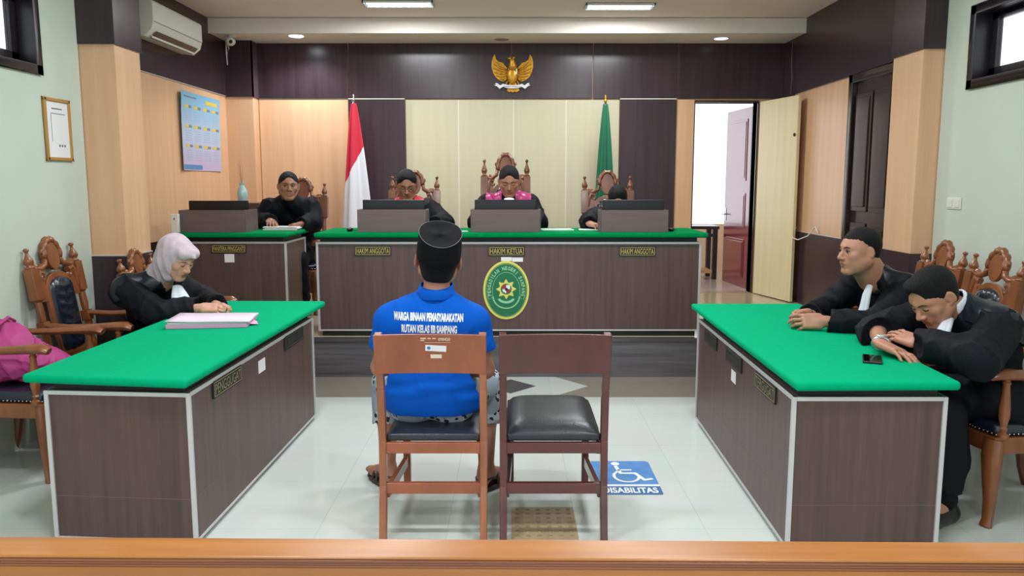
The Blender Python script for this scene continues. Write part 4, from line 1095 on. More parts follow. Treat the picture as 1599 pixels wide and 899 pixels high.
class Vol:
    def __init__(s, lo, hi, h):
        s.h = h; s.lo = _v(lo); s.n = tuple(int(math.ceil((hi[i] - lo[i]) / h)) + 1 for i in range(3))
        s.f = np.full(s.n, .12, np.float32)

    def _sub(s, lo, hi):
        a = [max(0, int((lo[i] - s.lo[i]) / s.h)) for i in range(3)]
        b = [min(s.n[i], int((hi[i] - s.lo[i]) / s.h) + 2) for i in range(3)]
        if any(b[i] <= a[i] for i in range(3)): return None
        sl = tuple(slice(a[i], b[i]) for i in range(3))
        g = [(s.lo[i] + s.h * np.arange(a[i], b[i])).astype(np.float32) for i in range(3)]
        return sl, g[0][:, None, None], g[1][None, :, None], g[2][None, None, :]

    def op(s, prim, k=.01, mode='u'):
        fn, lo, hi = prim; pad = k + 3 * s.h + .01
        if mode == 'i': lo, hi, pad = s.lo, s.lo + s.h * _v(s.n), 0
        q = s._sub(_v(lo) - pad, _v(hi) + pad)
        if q is None: return s
        sl, X, Y, Z = q; d = fn(X, Y, Z); f = s.f[sl]
        if mode == 'u':
            hh = np.maximum(k - np.abs(f - d), 0) / max(k, 1e-6); r = np.minimum(f, d) - hh * hh * k * .25
        elif mode == 's':
            d = -d; hh = np.maximum(k - np.abs(f - d), 0) / max(k, 1e-6); r = np.maximum(f, d) + hh * hh * k * .25
        else:
            r = np.maximum(f, d)
        s.f[sl] = r
        return s

    def u(s, prim, k=.015): return s.op(prim, k, 'u')
    def s_(s, prim, k=.008): return s.op(prim, k, 's')
    def clip(s, point, normal):
        """keep the half space behind the plane"""
        p, n = _v(point), _v(normal) / np.linalg.norm(normal)
        g = [(s.lo[i] + s.h * np.arange(s.n[i])).astype(np.float32) for i in range(3)]
        d = (g[0][:, None, None] - p[0]) * n[0] + (g[1][None, :, None] - p[1]) * n[1] + (g[2][None, None, :] - p[2]) * n[2]
        s.f = np.maximum(s.f, d.astype(np.float32)); return s

    def warp(s, fn):
        """add fn(P) to the distance near the surface: folds and creases"""
        idx = np.nonzero(np.abs(s.f) < .03)
        P = [s.lo[i] + s.h * idx[i] for i in range(3)]
        s.f[idx] += fn(*P).astype(np.float32); return s

    def mesh(s):
        f = s.f; f[0] = f[-1] = .05; f[:, 0] = f[:, -1] = .05; f[:, :, 0] = f[:, :, -1] = .05
        f[f == 0] = 1e-6
        neg = (f < 0)
        c = np.zeros(tuple(n - 1 for n in s.n), np.int8)
        for i in (0, 1):
            for j in (0, 1):
                for k in (0, 1):
                    c += neg[i:s.n[0] - 1 + i, j:s.n[1] - 1 + j, k:s.n[2] - 1 + k]
        cells = np.nonzero((c > 0) & (c < 8)); cx, cy, cz = cells; m = len(cx)
        vid = np.full(c.shape, -1, np.int32); vid[cells] = np.arange(m)
        acc = np.zeros((m, 3)); cnt = np.zeros(m)
        corners = [(i, j, k) for i in (0, 1) for j in (0, 1) for k in (0, 1)]
        val = {q: f[cx + q[0], cy + q[1], cz + q[2]] for q in corners}
        for a in corners:
            for ax in range(3):
                if a[ax]: continue
                b = list(a); b[ax] = 1; b = tuple(b); va, vb = val[a], val[b]
                cr = (va < 0) != (vb < 0); t = np.where(cr, va / np.where(cr, va - vb, 1), 0)
                p = np.zeros((m, 3)); p[:] = a; p[:, ax] = t
                acc += p * cr[:, None]; cnt += cr
        V = (acc / cnt[:, None] + np.stack(cells, 1)) * s.h + s.lo
        Q = []
        for ax in range(3):
            A = [slice(0, n) for n in s.n]; B = list(A); A[ax] = slice(0, s.n[ax] - 1); B[ax] = slice(1, s.n[ax])
            e = np.nonzero(neg[tuple(A)] != neg[tuple(B)]); sgn = neg[tuple(A)][e]
            o1, o2 = [(1, 2), (2, 0), (0, 1)][ax]
            def g(d1, d2):
                i = list(e); i[o1] = i[o1] - d1; i[o2] = i[o2] - d2; return vid[tuple(i)]
            q = np.stack([g(1, 1), g(0, 1), g(0, 0), g(1, 0)], 1); q[~sgn] = q[~sgn][:, ::-1]; Q.append(q)
        return V, np.concatenate(Q)

    def build(s, name, m, parent=None, origin=(0, 0, 0), region=None):
        V, Q = s.mesh(); V = V - _v(origin)
        out = []
        groups = [(name, m, None)]
        if region is not None:
            fn, name2, m2 = region; C = V[Q].mean(1) + _v(origin); mask = fn(C[:, 0], C[:, 1], C[:, 2])
            groups = [(name, m, ~mask), (name2, m2, mask)]
        for nm, mt, mask in groups:
            q = Q if mask is None else Q[mask]
            if len(q) == 0: continue
            used, inv = np.unique(q.ravel(), return_inverse=True); vv = V[used]
            me = bpy.data.meshes.new(nm); me.vertices.add(len(vv)); me.vertices.foreach_set('co', vv.astype(np.float32).ravel())
            me.loops.add(q.size); me.loops.foreach_set('vertex_index', inv.astype(np.int32).ravel())
            me.polygons.add(len(q)); me.polygons.foreach_set('loop_start', np.arange(0, q.size, 4, dtype=np.int32)); me.polygons.foreach_set('loop_total', np.full(len(q), 4, np.int32))
            me.polygons.foreach_set('use_smooth', [True] * len(q)); me.update(calc_edges=True)
            for q_ in (mt if isinstance(mt, (list, tuple)) else [mt]): me.materials.append(q_)
            o = bpy.data.objects.new(nm, me); COL.objects.link(o)
            if parent is not None: o.parent = parent
            out.append(o)
        return out if len(out) > 1 else out[0]


class Fr:
    """local frame: x right, y forward, z up; uniform scale"""
    def __init__(s, o, y, z, sc=1.0, mirror=1):
        y = _v(y); y /= np.linalg.norm(y); z = _v(z); z = z - y * z.dot(y); z /= np.linalg.norm(z); x = np.cross(y, z)
        s.R = np.stack([x * mirror, y, z], 1); s.o = _v(o); s.sc = sc
    def p(s, q): return s.o + s.R @ (_v(q) * s.sc)
    def d(s, q): return s.R @ _v(q)
WORLD = Fr((0, 0, 0), (0, 1, 0), (0, 0, 1))


def cap(a, b, ra, rb=None, fr=WORLD, flat=None):
    """tapered capsule; flat=(axis, factor<1) squashes it along an axis"""
    A, B = fr.p(a), fr.p(b); ra = ra * fr.sc; rb = ra if rb is None else rb * fr.sc
    lo = np.minimum(A - ra, B - rb); hi = np.maximum(A + ra, B + rb); ab = B - A; L2 = max(ab.dot(ab), 1e-12)
    if flat is not None: ax = fr.d(flat[0]); ax = ax / np.linalg.norm(ax); fk = flat[1]
    def fn(X, Y, Z):
        x, y, z = X - A[0], Y - A[1], Z - A[2]
        t = np.clip((x * ab[0] + y * ab[1] + z * ab[2]) / L2, 0, 1)
        x, y, z = x - t * ab[0], y - t * ab[1], z - t * ab[2]
        if flat is not None:
            c = x * ax[0] + y * ax[1] + z * ax[2]; k = (1 / fk - 1) * c
            x, y, z = x + k * ax[0], y + k * ax[1], z + k * ax[2]
            r = ra + (rb - ra) * t; d = np.sqrt(x * x + y * y + z * z)
            return (d - r) * np.where(d > r, fk ** .5, fk ** .5)
        return np.sqrt(x * x + y * y + z * z) - (ra + (rb - ra) * t)
    return fn, lo, hi


def ell(c, r, fr=WORLD, rot=None):
    """ellipsoid; rot = 3x3 local rotation"""
    C = fr.p(c); r = _v(r) * fr.sc; R = fr.R if rot is None else fr.R @ rot
    ext = np.sqrt(((R * r) ** 2).sum(1))
    def fn(X, Y, Z):
        x, y, z = X - C[0], Y - C[1], Z - C[2]
        a = (R[0, 0] * x + R[1, 0] * y + R[2, 0] * z); b = (R[0, 1] * x + R[1, 1] * y + R[2, 1] * z); c_ = (R[0, 2] * x + R[1, 2] * y + R[2, 2] * z)
        k0 = np.sqrt((a / r[0]) ** 2 + (b / r[1]) ** 2 + (c_ / r[2]) ** 2); k1 = np.sqrt((a / r[0] ** 2) ** 2 + (b / r[1] ** 2) ** 2 + (c_ / r[2] ** 2) ** 2)
        return k0 * (k0 - 1) / np.maximum(k1, 1e-9)
    return fn, C - ext, C + ext


def rbx(c, hs, r, fr=WORLD):
    """rounded box"""
    C = fr.p(c); hs = _v(hs) * fr.sc; r = r * fr.sc; R = fr.R; ext = (np.abs(R) * hs).sum(1)
    def fn(X, Y, Z):
        x, y, z = X - C[0], Y - C[1], Z - C[2]
        a = np.abs(R[0, 0] * x + R[1, 0] * y + R[2, 0] * z) - hs[0] + r; b = np.abs(R[0, 1] * x + R[1, 1] * y + R[2, 1] * z) - hs[1] + r; c_ = np.abs(R[0, 2] * x + R[1, 2] * y + R[2, 2] * z) - hs[2] + r
        return np.sqrt(np.maximum(a, 0) ** 2 + np.maximum(b, 0) ** 2 + np.maximum(c_, 0) ** 2) + np.minimum(np.maximum(a, np.maximum(b, c_)), 0) - r
    return fn, C - ext, C + ext


def rx(a): return np.array([[1, 0, 0], [0, math.cos(a), -math.sin(a)], [0, math.sin(a), math.cos(a)]])
def rz(a): return np.array([[math.cos(a), -math.sin(a), 0], [math.sin(a), math.cos(a), 0], [0, 0, 1]])
def ry(a): return np.array([[math.cos(a), 0, math.sin(a)], [0, 1, 0], [-math.sin(a), 0, math.cos(a)]])


def head_vol(v, F, jaw=1.0, full=1.0, eyes='open', female=False, moustache=False):
    """head about F.o = middle between the ears; crown z .12, chin z -.115"""
    v.u(ell((0, -.012, .032), (.077, .096, .086), F), .01)
    v.u(ell((0, .030, .000), (.066 * full, .062, .080), F), .03)
    v.u(ell((0, .030, -.050), (.056 * full * jaw, .058, .062), F), .03)
    for s in (-1, 1):
        v.u(cap((s * .056 * full, .0, -.045), (s * .022, .066, -.098), .020 * jaw, .016, F), .025)
        v.u(ell((s * .040 * full, .060, -.018), (.024, .020, .020), F), .02)
    v.u(ell((0, .072, -.098), (.024, .020, .017), F), .022)
    v.u(ell((0, .078, -.056), (.030, .018, .024), F), .02)      # mouth mound
    # brow
    v.u(cap((-.042, .068, .026), (0, .084, .024), .009, .010, F), .018)
    v.u(cap((.042, .068, .026), (0, .084, .024), .009, .010, F), .018)
    for s in (-1, 1):
        v.s_(ell((s * .031, .098, .006), (.017, .018, .011), F), .014)
    # nose
    v.u(cap((0, .086, .012), (0, .110, -.027), .0085, .0120, F), .010)
    for s in (-1, 1): v.u(ell((s * .0135, .099, -.032), (.0095, .012, .009), F), .006)
    # lids / eyeballs
    for s in (-1, 1):
        v.u(ell((s * .031, .0765, .004), (.0145, .0125, .0105), F), .003)
        if eyes != 'open': v.u(cap((s * .019, .0855, -.0005), (s * .043, .081, -.0005), .0022, .0022, F), .003)
    # mouth
    v.u(cap((-.018, .0885, -.0585), (.018, .0885, -.0585), .0052, None, F), .006)
    v.u(cap((-.015, .0885, -.0695), (.015, .0885, -.0695), .0060, None, F), .006)
    v.s_(cap((-.021, .0955, -.0640), (.021, .0955, -.0640), .0022, None, F), .003)
    v.s_(cap((0, .104, -.047), (0, .100, -.053), .003, None, F), .006)
    for s in (-1, 1):
        e = rz(s * .48) @ rx(-.12)
        v.u(ell((s * .083, -.006, .0), (.0065, .019, .031), F, e), .004)
        v.s_(ell((s * .089, .001, .003), (.0055, .011, .019), F, e), .004)
        v.u(ell((s * .076, .003, -.026), (.007, .009, .010), F), .006)


def hair_vol(F, style='short', h=.003, front=.045, low=-.02, thick=.009):
    lo, hi = F.o - .16 * F.sc, F.o + .16 * F.sc
    v = Vol(lo, hi, h)
    t = thick
    v.u(ell((0, -.012, .034), (.077 + t * .8, .096 + t, .086 + t * 1.2), F), .01)
    if style == 'bun': v.u(ell((0, -.085, -.01), (.045, .04, .045), F), .02)
    if style == 'top':
        v.u(ell((.008, .045, .092), (.052, .040, .030), F), .02)
    # cut the face opening and the nape
    v.u(ell((0, -.030, -.018), (.064 + t * .4, .064 + t * .4, .062), F), .02)
    v.s_(ell((0, .135, -.045), (.074, .110, .148 - (.045 - front)), F), .010)
    for s in (-1, 1):
        v.s_(rbx((s * .085, .078, -.080), (.06, .050, .075), .015, F), .008)
        v.s_(ell((s * .088, .000, -.008), (.021, .022, .034), F), .006)
    v.s_(rbx((0, .072, -.105), (.14, .078, .075), .015, F), .012)
    v.s_(rbx((0, -.0, -.150 + low), (.14, .16, .075), .015, F), .015)
    v.warp(lambda X, Y, Z: .0006 * np.sin(X * 300 + 60 * Z) * np.sin(Y * 280 + X * 90))
    return v


def hand_vol(v, F, side, curl=(.3, .3, .35, .4), base=(.15, .15, .2, .25), spread=.06, thumb=(.5, .35), sc=1.0):
    """F: origin at the wrist, y to the fingers, z out of the back of the hand. side=+1: thumb towards +x"""
    s = side
    v.u(rbx((0, .048, 0), (.041, .050, .0145), .013, F), .012)
    v.u(cap((0, -.02, 0), (0, .02, 0), .024, .026, F, flat=((0, 0, 1), .68)), .02)
    v.u(ell((s * .024, .030, -.008), (.020, .032, .016), F), .012)
    L = (.044, .050, .046, .036); L2 = (.027, .031, .029, .021); L3 = (.021, .023, .022, .019)
    X = (.030, .0105, -.0095, -.029); YB_ = (.090, .095, .091, .082)
    for i in range(4):
        a0 = base[i]; a1 = a0 + curl[i] * 1.25; a2 = a1 + curl[i] * .85; sp = spread * (1.5 - i)
        p = _v((s * X[i], YB_[i] - .012, 0)); r = (.0092, .0096, .009, .0078)[i]
        def dirv(a): return _v((s * math.sin(sp) * math.cos(a), math.cos(sp) * math.cos(a), -math.sin(a)))
        p1 = p + dirv(a0) * L[i]; p2 = p1 + dirv(a1) * L2[i]; p3 = p2 + dirv(a2) * L3[i]
        v.u(cap(p, p1, r * 1.05, r * .95, F), .004); v.u(cap(p1, p2, r * .97, r * .88, F), .002); v.u(cap(p2, p3, r * .88, r * .72, F), .002)
        v.u(ell(p1 + _v((0, 0, .001)), (r * 1.02, r * 1.02, r * 1.02), F), .002)
        v.u(ell(p + _v((0, .012, .0035)), (r, r * 1.2, r * .9), F), .005)
    t0 = _v((s * .026, .022, -.006)); a, b = thumb
    d1 = _v((s * math.sin(a) * math.cos(b), math.cos(a) * math.cos(b), -math.sin(b))); p1 = t0 + d1 * .042
    a2 = a - .35; d2 = _v((s * math.sin(a2) * math.cos(b), math.cos(a2) * math.cos(b), -math.sin(b))); p2 = p1 + d2 * .030
    a3 = a2 - .15; d3 = _v((s * math.sin(a3) * math.cos(b + .1), math.cos(a3) * math.cos(b + .1), -math.sin(b + .1))); p3 = p2 + d3 * .022
    v.u(cap(t0, p1, .0165, .0120, F), .010); v.u(cap(p1, p2, .0115, .0105, F), .003); v.u(cap(p2, p3, .0105, .0085, F), .002)


def torso(v, J, s, e=0.0, wide=1.0, k=.05):
    """J: dict of world joints; s body scale; e extra thickness (clothes)"""
    pel, che, nb = _v(J['pel']), _v(J['che']), _v(J['nb']); R = _v(J['side']); R = R / np.linalg.norm(R)
    up = (che - pel) / np.linalg.norm(che - pel); fw = np.cross(up, R)
    fl = (fw, .80)
    for t in (-1, 1):
        v.u(cap(pel + R * t * .075 * s * wide, (pel * .5 + che * .5) + R * t * .055 * s * wide, (.105 * s + e), (.095 * s + e), flat=fl), k)
        v.u(cap((pel * .5 + che * .5) + R * t * .055 * s * wide, che + R * t * .075 * s * wide, (.095 * s + e), (.108 * s + e), flat=fl), k)
    for q in ('L', 'R'):
        sh = _v(J['sh' + q]); v.u(cap(che + (sh - che) * .25 + up * .01, sh, .085 * s + e, .058 * s + e), .04 * s)
        v.u(cap(nb - up * .01, sh * .8 + nb * .2 - up * .01, .045 * s + e * .7, .045 * s + e, ), .05 * s)


def arm(v, J, q, s, e0=0., e1=0., upto=1.0, k=.02):
    sh, el, wr = _v(J['sh' + q]), _v(J['el' + q]), _v(J['wr' + q]); end = el + (wr - el) * upto
    v.u(cap(sh, el, .052 * s + e0, .041 * s + (e0 + e1) / 2), k); v.u(cap(el, end, .041 * s + (e0 + e1) / 2, .041 * s + (.026 - .041) * s * upto + e1), k)


def legs(v, J, s, e=0., upto=1.0):
    for q in ('L', 'R'):
        hp, kn, an = _v(J['hp' + q]), _v(J['kn' + q]), _v(J['an' + q])
        v.u(cap(hp, kn, .082 * s + e, .058 * s + e), .03); en = kn + (an - kn) * upto
        v.u(cap(kn, kn + (en - kn) * .4, .055 * s + e, .052 * s + e), .02); v.u(cap(kn + (en - kn) * .35, en, .053 * s + e, (.036 if upto > .9 else .045) * s + e), .02)


def feet(v, J, s, e=0.):
    for q in ('L', 'R'):
        an, to = _v(J['an' + q]), _v(J['to' + q]); d = to - an; d[2] = 0; d /= np.linalg.norm(d); z = J.get('foot_z', .03)
        hl = an - d * .035 * s; hl[2] = z + .02 * s; bl = an + d * .13 * s; bl[2] = z + .008; t = an + d * .185 * s; t[2] = z + .002
        v.u(cap(an, hl, .034 * s + e, .032 * s + e), .02); v.u(cap(an, bl, .033 * s + e, .030 * s + e), .03); v.u(cap(bl, t, .036 * s + e, .028 * s + e, flat=((0, 0, 1), .6)), .02)


def bounds(J, pad=.2):
    P = np.array([_v(x) for k_, x in J.items() if k_ not in ('side', 'foot_z')]); return P.min(0) - pad, P.max(0) + pad


def full_body(root, J, H, s, hands, skin=M_SKIN, h=.004, head_kw={}, foot=True, neck_r=.052):
    """one continuous figure: trunk, limbs, hands, neck and head"""
    lo, hi = bounds(J, .16); lo = np.minimum(lo, H.o - .2); hi = np.maximum(hi, H.o + .2)
    v = Vol(lo, hi, h); torso(v, J, s * .93); legs(v, J, s * .95); feet(v, J, s)
    for q in ('L', 'R'): arm(v, J, q, s * .95)
    nb = _v(J['nb']); v.u(cap(nb - _v((0, 0, .03)), H.p((0, -.02, -.05)), neck_r * 1.08 * s, neck_r * s), .03)
    head_vol(v, H, **head_kw)
    for F, sd, kw in hands: hand_vol(v, F, sd, **kw)
    o = v.build('body', skin, root, origin=root.location)
    # lips are the same skin surface, tinted
    me = o.data; me.materials.append(M_LIP)
    C = np.empty(len(me.polygons) * 3, np.float32); me.polygons.foreach_get('center', C); C = C.reshape(-1, 3) + np.array(root.location)
    L_ = ((C - H.o) @ H.R) / H.sc
    m = (np.abs(L_[:, 0]) < .0205) & (L_[:, 1] > .082) & (L_[:, 1] < .112) & (L_[:, 2] < -.0535) & (L_[:, 2] > -.0765) & ((L_[:, 0] / .021) ** 2 + ((L_[:, 2] + .065) / .0115) ** 2 < 1)
    me.polygons.foreach_set('material_index', m.astype(np.int32))
    return o


def face_bits(root, H, eyes='open', look=(0, 1, 0), brow=.0045, glasses=False, mous=False):
    rl = Vector(root.location)
    def P(q): return Vector(H.p(q)) - rl
    for s in (-1, 1):
        b = MB().tube([P((s * .013, .0955, .0215)), P((s * .029, .0915, .0275)), P((s * .047, .0800, .0225))], [brow * .7 * H.sc, brow * H.sc, brow * .4 * H.sc], 8, .6); b.build('eyebrow', M_BROW, root, smooth=True)
    if eyes == 'open':
        for s in (-1, 1):
            c = P((s * .031, .0790, .0035)); e = MB().ell((0, 0, 0), (.0108 * H.sc,) * 3, 16, 10, Matrix.Translation(c)); eb = e.build('eyeball', mat('eye_white', (150, 138, 132), .5), root, smooth=True)
            d = Vector(H.d(look)).normalized(); ir = MB().ell((0, 0, 0), (.0066 * H.sc,) * 3, 12, 8, Matrix.Translation(c + d * .0062 * H.sc)); ir.build('iris', mat('iris_brown', (30, 18, 14), .15), eb, smooth=True)
            lid = MB().tube([P((s * .018, .0865, .006)), P((s * .031, .0915, .0115)), P((s * .044, .083, .006))], .0022 * H.sc, 6); lid.build('eyelid', M_BROW, root, smooth=True)
    else:
        for s in (-1, 1):
            lid = MB().tube([P((s * .018, .0875, .001)), P((s * .031, .0900, -.0035)), P((s * .044, .083, .001))], .0016 * H.sc, 6); lid.build('eyelashes', M_HAIR, root, smooth=True)
    if mous:
        m = MB().tube([P((-.027, .086, -.060)), P((-.020, .0915, -.0525)), P((0, .0965, -.0495)), P((.020, .0915, -.0525)), P((.027, .086, -.060))], [.0015 * H.sc, .003 * H.sc, .0026 * H.sc, .003 * H.sc, .0015 * H.sc], 8); m.ell(tuple(P((0, .0885, -.096))), (.013 * H.sc, .008 * H.sc, .008 * H.sc)); m.build('beard', M_BROW, root, smooth=True)
    if glasses:
        g = MB()
        for s in (-1, 1):
            g.tube([P((s * .032 + .021 * math.cos(t), .100 - .004 * abs(math.cos(t)), .0 + .017 * math.sin(t))) for t in np.linspace(0, 2 * PI, 20)], .0016 * H.sc, 6)
            g.tube([P((s * .053, .096, .004)), P((s * .075, .06, .008)), P((s * .082, -.01, .006))], .0016 * H.sc, 6)
        g.tube([P((-.011, .101, .003)), P((0, .104, .006)), P((.011, .101, .003))], .0016 * H.sc, 6)
        g.build('glasses', M_PLASTIC, root, smooth=True)


def folds(seed, amp=.004, f=(22, 22, 12)):
    r = np.random.RandomState(seed); ph = r.rand(6) * 6
    def fn(X, Y, Z):
        w1 = np.sin(X * 9 + ph[0] + 2 * np.sin(Z * 7 + ph[1])); w2 = np.sin(Y * 8 + ph[2] + 2 * np.sin(X * 6 + ph[3]))
        a = 1 - np.abs(np.sin(X * f[0] * .6 + Z * f[2] * .5 + 1.8 * w2 + ph[4])); b = 1 - np.abs(np.sin(Y * f[1] * .6 - Z * f[2] * .7 + 1.8 * w1 + ph[5]))
        return amp * (.9 - 1.5 * a ** 2 - 1.5 * b ** 2)
    return fn


def strip(root, name, pts, widths, normal, m, thick=.004, pleats=3, side=None, amp=.004):
    """narrow hanging cloth (jabot): path pts with widths, pleated across"""
    pts = [Vector(p) for p in pts]; n = len(pts); K = 14; vs = []; N = Vector(normal).normalized(); rl = Vector(root.location)
    for i, p in enumerate(pts):
        t = (pts[min(i + 1, n - 1)] - pts[max(i - 1, 0)]).normalized(); x = t.cross(N).normalized(); nn = x.cross(t)
        if nn.dot(N) < 0: nn = -nn
        for j in range(K + 1):
            u = -1 + 2 * j / K; vs.append(p - rl + x * u * widths[i] / 2 + nn * (amp * math.cos(u * PI * pleats) * min(1, i / 2) - .012 * u * u))
    b = MB().add(vs, [(i * (K + 1) + j, i * (K + 1) + j + 1, (i + 1) * (K + 1) + j + 1, (i + 1) * (K + 1) + j) for i in range(n - 1) for j in range(K)])
    o = b.build(name, m, root, smooth=True); so = o.modifiers.new('solid', 'SOLIDIFY'); so.thickness = thick; so.offset = 0; return o


def person(label, base): return thing('person', label, 'person', base)

S12 = 1.12
# ---- man in the blue shirt, seen from behind on the worn chair
def prisoner():
    root = person('person in blue polo shirt and black cap, seated with back to the camera', (-.37, 3.75, 0)); s = S12
    H = Fr((-.343, 3.70, 1.236), (-.10, .98, -.04), (.08, .05, .99), s * 1.05)
    J = dict(pel=(-.375, 3.69, .60), che=(-.372, 3.665, .93), nb=(-.352, 3.675, 1.085), side=(1, 0, 0),
             shL=(-.560, 3.665, .962), shR=(-.180, 3.665, .955), elL=(-.620, 3.70, .735), elR=(-.128, 3.70, .725),
             wrL=(-.52, 3.93, .665), wrR=(-.24, 3.93, .665), hpL=(-.47, 3.72, .575), hpR=(-.28, 3.72, .575),
             knL=(-.66, 4.13, .545), knR=(-.135, 4.13, .545), anL=(-.655, 4.07, .10), anR=(-.135, 4.03, .10),
             toL=(-.76, 4.22, .02), toR=(-.03, 4.20, .02), foot_z=.035)
    hl = [(Fr(J['wrL'], (.35, .9, -.25), (0, .25, 1), s), 1, {}), (Fr(J['wrR'], (-.35, .9, -.25), (0, .25, 1), s), -1, {})]
    full_body(root, J, H, s, hl, M_SKIN2, .004); face_bits(root, H)
    # cropped hair at the nape
    hv = Vol(H.o - .15, H.o + .15, .003); hv.u(ell((0, -.013, .022), (.0795, .0985, .088), H), .01); hv.s_(ell((0, .12, -.03), (.078, .10, .11), H), .01)
    for q in (-1, 1): hv.s_(ell((q * .084, .006, -.01), (.020, .032, .045), H), .01)
    hv.u(ell((0, -.034, -.03), (.066, .068, .065), H), .02); hv.s_(rbx((0, 0, -.158), (.14, .16, .075), .02, H), .015); hv.build('hair', M_HAIR, root, origin=root.location)
    # black velvet cap (songkok)
    c = MB(); n = 48
    tilt = Matrix(((*H.R[0] * s, H.o[0] - root.location[0]), (*H.R[1] * s, H.o[1] - root.location[1]), (*H.R[2] * s, H.o[2] - root.location[2]), (0, 0, 0, 1)))
    rings = [(.084, .104, .030, 0), (.087, .107, .034, 0), (.0865, .1065, .07, .0), (.083, .103, .128, 0), (.081, .101, .1325, 0), (.078, .098, .133, 0), (.060, .078, .126, 0), (.03, .04, .124, 0), (.001, .001, .124, 0)]
    vs = [(a * math.cos(2 * PI * k / n), -.012 + b * math.sin(2 * PI * k / n), z + (.004 * math.cos(4 * PI * k / n) if z > .1 else 0)) for a, b, z, _ in rings for k in range(n)]
    fs = [(i * n + k, i * n + (k + 1) % n, (i + 1) * n + (k + 1) % n, (i + 1) * n + k) for i in range(len(rings) - 1) for k in range(n)]
    M2 = tilt @ Matrix.Translation((0, -.012, .004)) @ Matrix.Rotation(.50, 4, 'X') @ Matrix.Scale(1.05, 4)
    cap_o = c.add(vs, fs, M2).build('cap', M_VELVET, root, smooth='auto')
    c = MB().tube([M2 @ Vector((.0825 * math.cos(2 * PI * k / n), -.012 + .1025 * math.sin(2 * PI * k / n), .1315 + .004 * math.cos(4 * PI * k / n))) for k in range(n + 1)], .0016, 6)
    c.build('piping', mat('grey_piping', (96, 96, 108), .6), cap_o, smooth=True)
    # shirt
    lo, hi = bounds(J, .18); v = Vol(lo, hi, .005); torso(v, J, s, .014, 1.0)
    v.u(ell((-.375, 3.645, .68), (.205, .145, .17)), .06); v.u(cap((-.455, 3.680, .615), (-.295, 3.680, .615), .150), .05)
    for q, sx in (('L', -1), ('R', 1)):
        arm(v, dict(J, **{'el' + q: _v(J['el' + q]) * .86 + _v(J['sh' + q]) * .14}), q, s, .022, .036, .0)
    v.clip((0, 3.54, .538), (0, .0, -1))
    v.s_(cap((-.352, 3.69, 1.10), (-.343, 3.71, 1.25), .068 * s, .075 * s), .006)
    for q in ('L', 'R'):
        e_, s_ = _v(J['el' + q]), _v(J['sh' + q]); d = (e_ - s_) / np.linalg.norm(e_ - s_); p = e_ - d * .035
        pr = cap(e_, e_ + d * .25 + _v((0, .12, 0)), .12); v.s_(pr, .004)
    ck = lambda X, Y, Z: folds(3, .0022)(X, Y, Z) + .004 * np.exp(-((Z - .66) / .07) ** 2) * np.sin(Z * 90 + 8 * np.abs(X + .37) + 2 * np.sin(X * 9)) + .003 * np.exp(-((Z - .80) / .10) ** 2) * np.sin(Z * 60 + 25 * X)
    v.warp(ck); sh = v.build('polo_shirt', M_BLUE, root, origin=root.location)
    # collar
    cv = Vol((-.52, 3.52, 1.02), (-.18, 3.86, 1.18), .003)
    cv.u(cap((-.352, 3.672, 1.085), (-.350, 3.680, 1.118), .083 * s, .071 * s), .01); cv.s_(cap((-.352, 3.68, 1.0), (-.348, 3.695, 1.25), .063 * s, .064 * s), .004)
    cv.clip((0, 0, 1.068), (0, .0, -1)); cv.clip((0, 3.6, 1.112), (0, -.25, 1)); cv.build('collar', M_BLUE, root, origin=root.location)
    # lettering following the back of the shirt
    bvh = BVHTree.FromPolygons([v_.co for v_ in sh.data.vertices], [p.vertices for p in sh.data.polygons])
    for st, zc, w in (('WARGA BINAAN PEMASYARAKATAN', .998, .315), ('RUTAN KELAS IIB SAMPANG', .945, .250)):
        M = Matrix(((1, 0, 0, 0), (0, 0, -1, 0), (0, 1, 0, 0), (0, 0, 0, 1)))
        t = text(st, w, .037, M, 'shirt_lettering', M_LETTER, None, 0, .05)
        bm = bmesh.new(); bm.from_mesh(t.data); bmesh.ops.triangulate(bm, faces=bm.faces)
        bmesh.ops.subdivide_edges(bm, edges=[e for e in bm.edges if e.calc_length() > .008], cuts=2); bm.to_mesh(t.data); bm.free()
        for vv in t.data.vertices:
            x = vv.co.x + (-.378 if zc > .97 else -.373) - root.location.x; z = vv.co.z + zc - .03 * (x + .008) - root.location.z
            r = bvh.ray_cast(Vector((x, -1, z)), Vector((0, 1, 0)))
            vv.co = Vector((x, (r[0].y if r[0] else -.2) - .0022, z))
        t.parent = root
    # patterned shorts
    v = Vol(lo, hi, .006); Jp = J
    for t_ in (-1, 1): v.u(cap((-.375 + t_ * .085, 3.68, .585), (-.375 + t_ * .07, 3.69, .62), .125, .12), .04)
    legs(v, J, s, .016, .52)
    for q in ('L', 'R'):
        k_, a_ = _v(J['kn' + q]), _v(J['an' + q]); v.u(cap(k_, k_ + (a_ - k_) * .62, .080, .076), .02)
    for q in ('L', 'R'):
        k_, a_ = _v(J['kn' + q]), _v(J['an' + q]); v.s_(cap(k_ + (a_ - k_) * .72, a_, .14), .003)
    v.clip((0, 3.6, .66), (0, 0, 1)); v.clip((0, 0, .505), (0, .0, -1)) if False else None
    v.warp(folds(7, .003)); m = bpy.data.materials.new('patterned_shorts'); m.use_nodes = True; nt = m.node_tree
    tc = nt.nodes.new('ShaderNodeTexCoord'); vo = nt.nodes.new('ShaderNodeTexVoronoi'); vo.inputs['Scale'].default_value = 34; ns = nt.nodes.new('ShaderNodeTexNoise'); ns.inputs['Scale'].default_value = 7; ns.inputs['Detail'].default_value = 1
